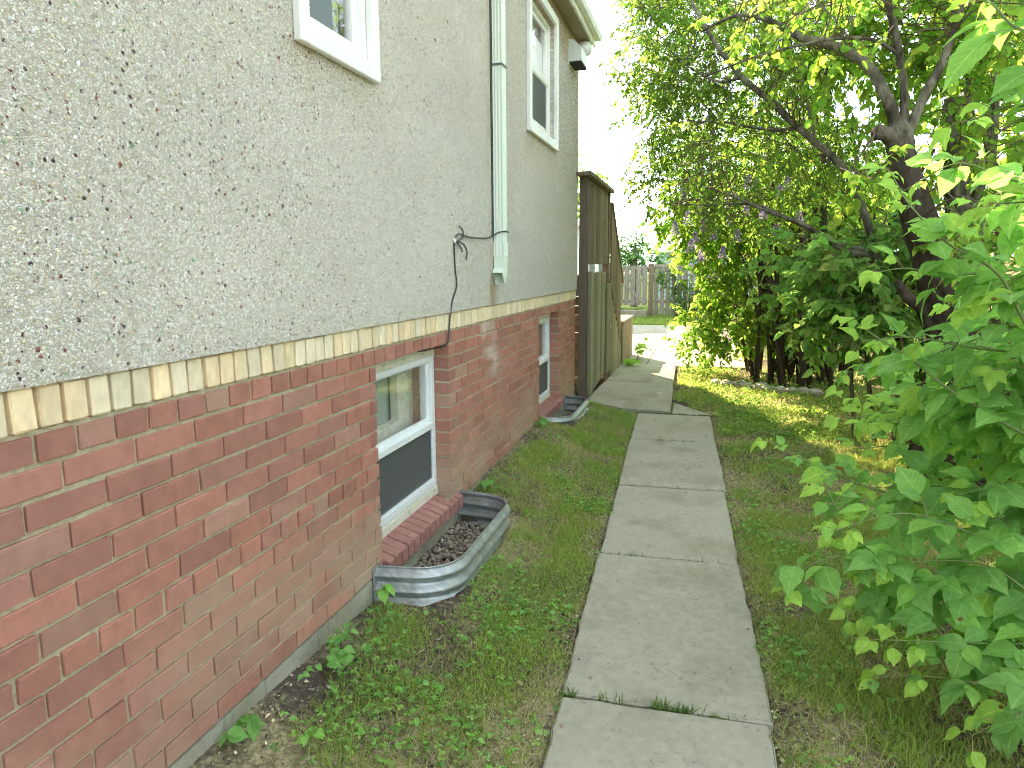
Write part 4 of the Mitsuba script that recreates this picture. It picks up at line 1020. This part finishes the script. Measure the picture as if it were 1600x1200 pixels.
def sapling(key, branches, stems, size, seed, nparts, tipcol=3, node=.075, bright=0.0):
    r = np.random.default_rng(seed)
    tubes, red, M = [], [], []
    for br, rad in stems:
        part(key, 'stem', tube(spline(br, 5), np.linspace(rad, rad * .45, len(spline(br, 5))), 7, .03), 'twig', True)
    for br, rad in branches:
        s = spline(br, 8)
        part(key, 'branch', tube(s, np.linspace(rad, .0016, len(s)), 6, .03), 'green_stem', True)
        L = np.r_[0, np.cumsum(np.linalg.norm(np.diff(s, axis=0), axis=1))]
        n = max(3, int(L[-1] / node))
        for j in range(n + 1):
            u_ = L[-1] * (.12 + .88 * j / n)
            p = np.array([np.interp(u_, L, s[:, a]) for a in range(3)])
            t = unit(np.array([np.interp(min(u_ + .02, L[-1]), L, s[:, a]) - np.interp(u_ - .02, L, s[:, a]) for a in range(3)]))
            side = unit(np.cross(t, [0, 0, 1.0])); up = np.cross(side, t)
            young = j > n * .8
            ang0 = (j % 2) * math.pi / 2 + r.normal(0, .35)
            for sg in (0, math.pi):
                o = unit(side * math.cos(ang0 + sg) + up * math.sin(ang0 + sg) * .8)
                if o[2] < -.75 and r.random() < .6: continue
                pl = r.uniform(.03, .075) * (.6 if young else 1)
                q = p + unit(o + t * .65 + [0, 0, .15]) * pl
                ax0 = unit(o * .75 + t * .7 + np.array([0, 0, -.36 + r.normal(0, .25)]))
                q = q + [0, 0, -.006]
                (red if r.random() < .5 else tubes).append(tube(np.array([p, (p + q) / 2 + [0, 0, .005], q]), .0012, 3))
                sdir = unit(np.cross(ax0, [0, 0, 1.0]) + 1e-6)
                k3 = [(0.0, 1.0, .010), (.95, .82, 0), (-.95, .82, 0)]
                if r.random() < .18: k3 = k3[:2]
                for a_, k_, off in k3:
                    d = unit(ax0 * math.cos(a_) + sdir * math.sin(a_) + np.array([0, 0, -.14 + r.normal(0, .16)]) + r.normal(0, .08, 3))
                    nn = unit(np.array([-.28, -.34, .85]) + r.normal(0, .30, 3))
                    sc = size * k_ * r.uniform(.62, 1.18) * (.55 if young else 1)
                    Rm = frames(d[None], nn[None])[0]
                    m4 = np.eye(4); m4[:3, :3] = Rm * sc * np.array([r.uniform(.85, 1.12), 1, 1]); m4[:3, 3] = q + d * off
                    ci = tipcol if young and r.random() < .8 else int(r.choice([0, 1, 2, 4, 3], p=[.34, .24, .22, .15, .05]))
                    M.append((m4, int(r.integers(0, len(LFT))), ci))
    part(key, 'petiole', cat(tubes), 'green_stem', kind='stuff')
    part(key, 'red_petiole', cat(red), 'red_stem', kind='stuff')
    def seen(m4):
        c = m4[:3, 3] + m4[:3, 1] * .5; d = c - EYE; w = d @ _f
        x, y = 1114 * (d @ _r) / w, 1114 * (d @ _u) / w
        return -(np.linalg.norm(m4[:3, 1]) / w) * (1 if abs(x) < 805 and abs(y) < 605 and w > .3 else .02)
    M.sort(key=lambda q: seen(q[0]))
    for m4, a, b in M[:nparts]:
        scene[fresh(key + '__leaf')] = {**LPLY[(a, b)], 'to_world': T(m4.tolist())}
    vs, fs, cs, n = [], [], [], 0
    for m4, a, b in M[nparts:]:
        v, f = LFT[a]; c = leaf_uv(v, b)
        vs.append(v @ m4[:3, :3].T + m4[:3, 3]); fs.append(f + n); cs.append(c); n += len(v)
    if vs:
        part(key, 'leaves', trimesh.Trimesh(np.vstack(vs), np.vstack(fs), process=False), 'maple_leaf', True, kind='stuff', uv=np.vstack(cs))

rb = np.random.default_rng(21)
def random_branches(n, bx, by, bz, tx, ty, dz, sag=.05, rad=.005):
    out = []
    for _ in range(n):
        a = np.array([rb.uniform(*bx), rb.uniform(*by), rb.uniform(*bz)])
        b = np.array([rb.uniform(*tx), a[1] + rb.uniform(*ty), a[2] + rb.uniform(*dz)])
        m1 = a * .66 + b * .34 + [0, 0, rb.uniform(.02, .09)] + rb.normal(0, .02, 3); m2 = a * .33 + b * .67 + [0, 0, rb.uniform(0.0, .07)] + rb.normal(0, .02, 3)
        out.append(([a, m1, m2, b - [0, 0, sag]], rad))
    return out

s1 = thing('maple_sapling', 'low leafy sapling with drooping three part leaves reaching over the grass at the right', 'sapling')
BR = [([(2.75, 2.6, .42), (2.39, 2.6, .49), (2.16, 2.6, .51), (2.0, 2.7, .53), (1.84, 2.75, .57), (1.71, 2.8, .62), (1.61, 2.85, .66)], .006),
      ([(2.8, 2.55, .08), (2.41, 2.5, .22), (2.16, 2.4, .30), (1.97, 2.4, .37), (1.84, 2.45, .47), (1.76, 2.5, .60)], .007),
      ([(1.97, 2.4, .37), (1.83, 2.4, .40), (1.72, 2.4, .36), (1.66, 2.4, .28)], .004),
      ([(2.7, 2.5, .70), (2.37, 2.4, .79), (2.1, 2.4, .94), (1.98, 2.5, 1.04), (1.88, 2.6, 1.11), (1.83, 2.6, 1.15)], .006),
      ([(2.8, 2.3, .05), (2.5, 2.2, .10), (2.25, 2.2, .12), (2.05, 2.25, .10), (1.92, 2.3, .05)], .005),
      ([(2.7, 2.2, .25), (2.45, 2.1, .20), (2.25, 2.1, .12), (2.12, 2.1, .02)], .004)]
BR += random_branches(13, (2.55, 2.95), (2.3, 3.3), (.10, .95), (1.85, 2.25), (-.3, .4), (-.05, .16))
BR += random_branches(3, (2.5, 2.8), (2.0, 2.5), (.0, .45), (2.05, 2.3), (-.2, .2), (-.1, .1))
BR += random_branches(10, (2.7, 3.1), (2.9, 3.8), (.35, 1.05), (2.2, 2.55), (-.1, .5), (-.05, .2))
BR += random_branches(4, (2.3, 2.5), (2.2, 2.7), (.15, .5), (1.70, 1.92), (-.15, .25), (-.05, .14), rad=.004)
ST = [([(2.95 + .1 * k, 2.6 + .12 * (k % 3), -.16), (2.9 + .08 * k, 2.6 + .1 * (k % 3), .3), (2.75 + .1 * k, 2.55 + .12 * (k % 3), .8), (2.65 + .12 * k, 2.5 + .15 * (k % 3), 1.3)], .014) for k in range(4)]
sapling(s1, BR, ST, .11, 31, 300)
s2 = thing('maple_sapling', 'taller sapling branch with light green leaves in front of the dark trunk', 'sapling')
BR = [([(2.75, 2.4, .9), (2.3, 2.3, 1.07), (2.14, 2.3, 1.30), (2.02, 2.35, 1.39), (1.92, 2.4, 1.51), (1.88, 2.45, 1.60)], .006),
      ([(2.75, 2.6, 1.25), (2.4, 2.5, 1.32), (2.17, 2.4, 1.31), (2.04, 2.4, 1.30), (1.93, 2.4, 1.32), (1.85, 2.4, 1.31)], .005),
      ([(2.7, 2.6, 1.0), (2.45, 2.5, 1.06), (2.2, 2.5, 1.07), (2.0, 2.55, 1.10), (1.86, 2.6, 1.08)], .005)]
BR += random_branches(9, (2.5, 2.9), (2.2, 3.0), (.95, 1.65), (2.05, 2.3), (-.2, .3), (-.02, .2))
ST = [([(2.95, 2.4, -.16), (2.85, 2.4, .5), (2.75, 2.45, 1.1), (2.7, 2.5, 1.8)], .013), ([(3.05, 2.9, -.16), (2.9, 2.8, .6), (2.8, 2.7, 1.2), (2.75, 2.6, 1.9)], .012)]
sapling(s2, BR, ST, .10, 32, 260)
s3 = thing('maple_bough', 'large bright leaves of an overhanging bough at the top right corner', 'branch')
BR = [([(2.5, 1.75, 1.66), (2.2, 1.7, 1.72), (2.03, 1.7, 1.75), (1.94, 1.75, 1.80), (1.90, 1.8, 1.87), (1.87, 1.9, 1.92)], .005),
      ([(2.5, 1.8, 1.50), (2.2, 1.75, 1.58), (2.04, 1.75, 1.62), (1.97, 1.8, 1.66), (1.93, 1.95, 1.66)], .005),
      ([(2.5, 1.9, 1.42), (2.25, 1.85, 1.50), (2.10, 1.85, 1.47), (2.0, 1.95, 1.47)], .005),
      ([(2.6, 2.1, 1.95), (2.35, 2.05, 2.0), (2.15, 2.05, 2.05), (2.02, 2.1, 2.12)], .005)]
ST = [([(3.0, 2.0, -.16), (2.85, 1.95, .7), (2.65, 1.85, 1.35), (2.5, 1.75, 1.68), (2.4, 1.8, 2.1)], .015), ([(2.65, 1.85, 1.35), (2.6, 1.95, 1.7), (2.6, 2.1, 1.95), (2.6, 2.2, 2.3)], .009)]
sapling(s3, BR, ST, .105, 33, 140, node=.09)

# ---------------------------------------------------------------- grass, clover and litter
def sample(n, x0, x1, y0, y1, dens):
    x = rng.uniform(x0, x1, n); y = rng.uniform(y0, y1, n)
    k = rng.random(n) < dens(x, y)
    return x[k], y[k]
def patch(x, y, s, seed): return meshkit.fbm(np.stack([x * s, y * s, 0 * x + seed], -1), 3, seed)
def xre(y): return np.where(np.asarray(y) > 7.42, .99, xr(y))      # right edge of the paving, pad included
def dens_grass(x, y):
    left = (x < xl(y)); right = (x > xre(y))
    d = ss(.34, .58, patch(x, y, 4.5, 3)) * .68 + .32
    el = ss(-.01, .09, xl(y) - x); er = ss(.0, .12, x - xre(y))
    wall = ss(.03, .30, x + .10 * patch(x, y, 5, 9) - .16 * ss(2.6, 1.7, y))
    dl = d * (.35 + .65 * el) * wall
    dr_ = d * (.2 + .8 * er) * (1 - .45 * ss(1.5, 2.3, x - xr(y)))
    o = np.where(left, dl, np.where(right, dr_, 0))
    for a, b, c in ((2.62, 3.84, .37), (5.82, 7.03, .30)):
        o = np.where((x < c) & (y > a) & (y < b), 0, o)
    o = np.where((y > 7.12) & (x < 1.0), 0, o)
    o = np.where((y > 7.12) & (y < 7.8) & (x < 1.46 - (y - 7.15) * .7) & (x > 1), 0, o)
    o = np.where((y > 10.6) & (x < 2.75), 0, o)
    return np.where((y > 8.9) & (x > 1.7), o * .15, o)
def blade():
    v, f = [], []
    for t, w in ((0, 1), (.4, .85), (.75, .5)):
        v += [(-w, t, .45 * t * t), (w, t, .45 * t * t)]
    v.append((0, 1, .55))
    f = [[0, 1, 3], [0, 3, 2], [2, 3, 5], [2, 5, 4], [4, 5, 6]]
    return np.array(v, float), np.array(f)
BL = blade()
def grass(n, box_, hmin, hmax, w, dens, seed, dry=.30):
    r = np.random.default_rng(seed)
    x, y = sample(n, *box_, dens)
    n = len(x); p = np.c_[x, y, ground_z(x, y) - .004]
    up = unit(np.c_[r.normal(0, .5, n), r.normal(0, .5, n), np.ones(n)])
    h = r.uniform(hmin, hmax, n) * (.55 + .8 * patch(x, y, 3, 5))
    col = np.array([.40, .52, .12]) * (.6 + .8 * r.random((n, 1))) * (1 + r.normal(0, .08, (n, 3)))
    dd = r.random(n) < dry * (.4 + 1.6 * ss(.62, .38, patch(x, y, 4.5, 3))); col[dd] = np.array([.68, .58, .34]) * (.55 + .7 * r.random((dd.sum(), 1)))
    up[dd] = unit(up[dd] + np.c_[r.normal(0, .9, (dd.sum(), 2)), np.zeros(dd.sum())])
    return scatter(*BL, p, frames(up, r.normal(0, 1, (n, 3))), np.c_[np.full(n, w) * r.uniform(.7, 1.3, n), h, h], np.clip(col, .01, .8))
parts_ = [grass(80000, (.0, .95, 1.15, 4.2), .022, .062, .0014, dens_grass, 1), grass(62000, (.0, .9, 4.2, 7.3), .022, .06, .0019, dens_grass, 2)]
stuff('grass', cat([a for a, b in parts_]), 'leaf', 'short patchy grass strip between the brick wall and the path', 'grass', color=np.vstack([b for a, b in parts_]))
parts_ = [grass(120000, (1.4, 3.1, 1.3, 4.4), .022, .07, .0015, dens_grass, 3), grass(85000, (1.2, 3.6, 4.4, 8.0), .025, .07, .0021, dens_grass, 4), grass(30000, (.95, 3.6, 8.0, 10.7), .03, .08, .003, dens_grass, 5)]
stuff('grass', cat([a for a, b in parts_]), 'leaf', 'shaded grass right of the path running back to a sunlit patch', 'grass', color=np.vstack([b for a, b in parts_]))
a, b = grass(26000, (-2.3, 5.0, 18.2, 21.0), .05, .12, .006, lambda x, y: 1.0 + 0 * x, 6, .05)
stuff('grass', a, 'leaf', 'bright green lawn strip at the foot of the back fence', 'grass', color=b)
# clover and creeping weeds: small round leaves held just above the ground
def ground_leaves(n, box_, size, dens, tmpl, col0, seed, z=(.008, .045), three=True):
    r = np.random.default_rng(seed)
    x, y = sample(n, *box_, dens); n = len(x)
    c = np.c_[x, y, ground_z(x, y) + r.uniform(*z, n)]
    P, A, N, S, C = [], [], [], [], []
    a0 = r.uniform(0, 6.28, n); s = size * r.uniform(.55, 1.3, n); cc = np.array(col0) * (.6 + .7 * r.random((n, 1))) * (1 + r.normal(0, .07, (n, 3)))
    for k in range(3 if three else 1):
        a = a0 + k * 2.094
        A.append(np.c_[np.cos(a), np.sin(a), r.normal(-.1, .25, n)]); P.append(c); S.append(s); C.append(cc)
        N.append(np.c_[r.normal(0, .35, n), r.normal(0, .35, n) - .15, np.ones(n)])
    P, A, N, S, C = (np.concatenate(q) for q in (P, A, N, S, C))
    return scatter(*tmpl, P, frames(A, N), S, np.clip(C, .01, .8))
CLOV = leaf_template([(0, .02), (.5, .42), (.95, .33), (1.05, .02)], .15, .1)
def dens_clover(x, y): return np.minimum(1, dens_grass(x, y) * 1.2) * ss(.42, .6, patch(x, y, 2.6, 21)) + .05 * (dens_grass(x, y) > 0)
l1 = ground_leaves(9000, (.05, .95, 1.2, 7.3), .013, dens_clover, CLOV, (.31, .54, .14), 51)
l2 = ground_leaves(2600, (.02, .95, 1.2, 7.3), .026, lambda x, y: dens_clover(x, y) + .04, ROUND, (.30, .54, .15), 52, three=False)
stuff('clover', cat([l1[0], l2[0]]), 'leaf', 'clover and creeping weeds in the grass along the wall', 'clover', color=np.vstack([l1[1], l2[1]]))
l1 = ground_leaves(15000, (1.35, 3.4, 1.3, 8.0), .014, dens_clover, CLOV, (.31, .54, .14), 53)
l2 = ground_leaves(6000, (1.3, 3.6, 1.3, 8.8), .028, lambda x, y: dens_clover(x, y) + .04, ROUND, (.30, .54, .15), 54, three=False)
l3 = ground_leaves(7000, (1.0, 3.2, 6.2, 10.5), .035, lambda x, y: np.where((x > xre(y) + .06), .8, 0) * ss(.35, .55, patch(x, y, 1.8, 23)) * np.where((y > 10.5), 0, 1), ROUND, (.30, .50, .11), 55, z=(.02, .09), three=False)
stuff('clover', cat([l1[0], l2[0], l3[0]]), 'leaf', 'clover and round leaved ground cover right of the path', 'clover', color=np.vstack([l1[1], l2[1], l3[1]]))
# fallen seeds, dry leaf bits and grit
FLK = (np.array([[-.5, 0, 0], [0, -.32, .06], [.5, 0, .02], [0, .32, .1]]), np.array([[0, 1, 2], [0, 2, 3]]))
def litter(n, box_, dens, size, seed, lift=.002):
    r = np.random.default_rng(seed)
    x, y = sample(n, *box_, dens); n = len(x)
    p = np.c_[x, y, ground_z(x, y) + lift + r.uniform(0, .006, n)]
    col = np.array([.52, .44, .31]) * (.3 + .95 * r.random((n, 1))) * (1 + r.normal(0, .06, (n, 3)))
    dk = r.random(n) < .3; col[dk] *= [.35, .3, .28]
    nn = np.c_[r.normal(0, .4, (n, 2)), np.ones(n)]
    return scatter(*FLK, p, frames(r.normal(0, 1, (n, 3)), nn), size * np.exp(r.normal(0, .45, n)), np.clip(col, .01, .7))
def dens_lit(x, y):
    on = (dens_grass(x, y) > 0) | (x < .3)
    e_ = np.exp(-((x - xr(y) - .06) / .09) ** 2) * (x > xr(y)) + np.exp(-((xl(y) - x - .06) / .10) ** 2) * (x < xl(y)) * .8 + .75 * ss(.32, .05, x) + .30
    return np.where(on & ((x < xl(y) - .0) | (x > xr(y) + .0)), e_ * ss(.25, .55, patch(x, y, 5, 31) + .2), 0)
m, c = litter(75000, (.0, 3.2, 1.2, 9.5), dens_lit, .0092, 61)
stuff('leaf_litter', m, 'flake', 'dry seeds and leaf bits lying along the path edges and by the wall', 'leaf litter', color=c)
# bits lying on the slabs
n = 300; r = np.random.default_rng(62)
y = r.uniform(1.4, 10.0, n) ; x = np.where(y < 7.15, xl(y) + r.random(n) * (xr(y) - xl(y)), r.uniform(.15, .98, n))
q = r.random(n) < .45; x[q] = np.where(r.random(q.sum()) < .5, xl(y[q]) + abs(r.normal(0, .03, q.sum())), xr(y[q]) - abs(r.normal(0, .03, q.sum())))
p = np.c_[x, y, np.where(y < 7.17, WALK_Z + .006, -.096)]
col = np.array([.20, .16, .10]) * (.3 + 1.3 * r.random((n, 1))) * np.ones(3); gq = r.random(n) < .12; col[gq] = [.16, .25, .05]
m, c = scatter(*FLK, p, frames(r.normal(0, 1, (n, 3)), np.c_[r.normal(0, .15, (n, 2)), np.ones(n)]), .0085 * np.exp(r.normal(0, .45, n)), col)
stuff('path_debris', m, 'flake', 'scattered seeds and crumbs on the concrete slabs', 'leaf litter', color=c)
# grass and moss in the joints of the path
jm, jc = [], []
for yj_, dn, a, b in ((2.23, 26, .12, .36), (2.23, 130, .46, .64), (2.23, 16, .68, .9), (2.23, 30, .0, .06), (3.50, 40, .0, .35), (3.5, 20, .6, .9), (4.715, 16, .1, .9), (6.045, 40, .3, .8), (7.168, 220, .0, 1.0), (7.19, 90, .9, 1.3), (9.0, 40, -.8, .1)):
    t = r.uniform(a, b, dn); x = xl(yj_) + t * (xr(yj_) - xl(yj_)); y = yj_ + .012 * t + r.normal(0, .006, dn)
    h = r.uniform(.012, .045, dn) * (1.2 if yj_ < 3 else .8)
    m, c = scatter(*BL, np.c_[x, y, np.full(dn, WALK_Z - .01)], frames(unit(np.c_[r.normal(0, .6, (dn, 2)), np.ones(dn)]), r.normal(0, 1, (dn, 3))), np.c_[np.full(dn, .0016 + .0003 * yj_), h, h], np.array([.13, .23, .05]) * (.5 + .9 * r.random((dn, 1))))
    jm.append(m); jc.append(c)
stuff('joint_grass', cat(jm), 'leaf', 'tufts of grass growing in the joints of the path', 'grass', color=np.vstack(jc))

# ---------------------------------------------------------------- single weeds one can point to
def weed(label, x, y, n, size, spread, height, ci, seed, name='weed', z=None):
    r = np.random.default_rng(seed)
    k = thing(name, label, 'weed')
    z0 = ground_z(x, y) if z is None else z
    stems = []
    ns = max(2, n // 6)
    tips = []
    for s_ in range(ns):
        a = r.uniform(0, 6.28); d = np.array([abs(math.cos(a)), math.sin(a), 0]) * spread * r.uniform(.3, 1)
        st = spline([(x, y, z0 - .01), np.array([x, y, z0 + height * .5]) + d * .4, np.array([x, y, z0 + height * r.uniform(.6, 1)]) + d], 3)
        stems.append(tube(st, np.linspace(.0025, .001, len(st)), 4)); tips.append(st)
    part(k, 'stem', cat(stems), 'green_stem')
    for j in range(n):
        st = tips[j % ns]; p = st[min(len(st) - 1, int(len(st) * r.uniform(.45, 1)))]
        a = r.uniform(0, 6.28)
        d = unit(np.array([math.cos(a), math.sin(a), r.normal(-.15, .25)]))
        R = frames(d[None], (np.array([.1, -.3, 1]) + r.normal(0, .3, 3))[None])[0]; sc = size * r.uniform(.6, 1.2)
        m4 = np.eye(4); m4[:3, :3] = R * sc; m4[:3, 3] = p
        scene[fresh(k + '__leaf')] = {**LPLY[(4 if ci != 3 else 0, ci)], 'to_world': T(m4.tolist())}
weed('leafy weed clump at the foot of the brick wall left of the nearer window well', .08, 2.10, 60, .040, .20, .11, 2, 71)
weed('small ragged weed at the wall base near the lower left of the picture', .04, 1.62, 12, .06, .08, .07, 2, 72)
weed('few leaves climbing in front of the nearer window well', .06, 2.58, 9, .055, .06, .16, 1, 73)
weed('low weed on bare soil between the wall and the grass', .22, 1.75, 12, .035, .12, .05, 1, 74)
weed('upright green weed in the dark gap between house corner and porch', .07, 7.66, 14, .10, .05, .42, 1, 75)
weed('weed tuft at the far end of the porch skirt boards', .24, 10.5, 46, .08, .24, .26, 3, 76)
weed('taller weed growing at the wooden step box beyond the porch', .30, 11.4, 50, .09, .30, .42, 3, 77)
weed('weed sprouting against the wall just past the nearer window well', .05, 4.02, 16, .05, .10, .10, 2, 78)
weed('weed beside the farther window well against the bricks', .05, 5.62, 12, .06, .08, .10, 2, 79)
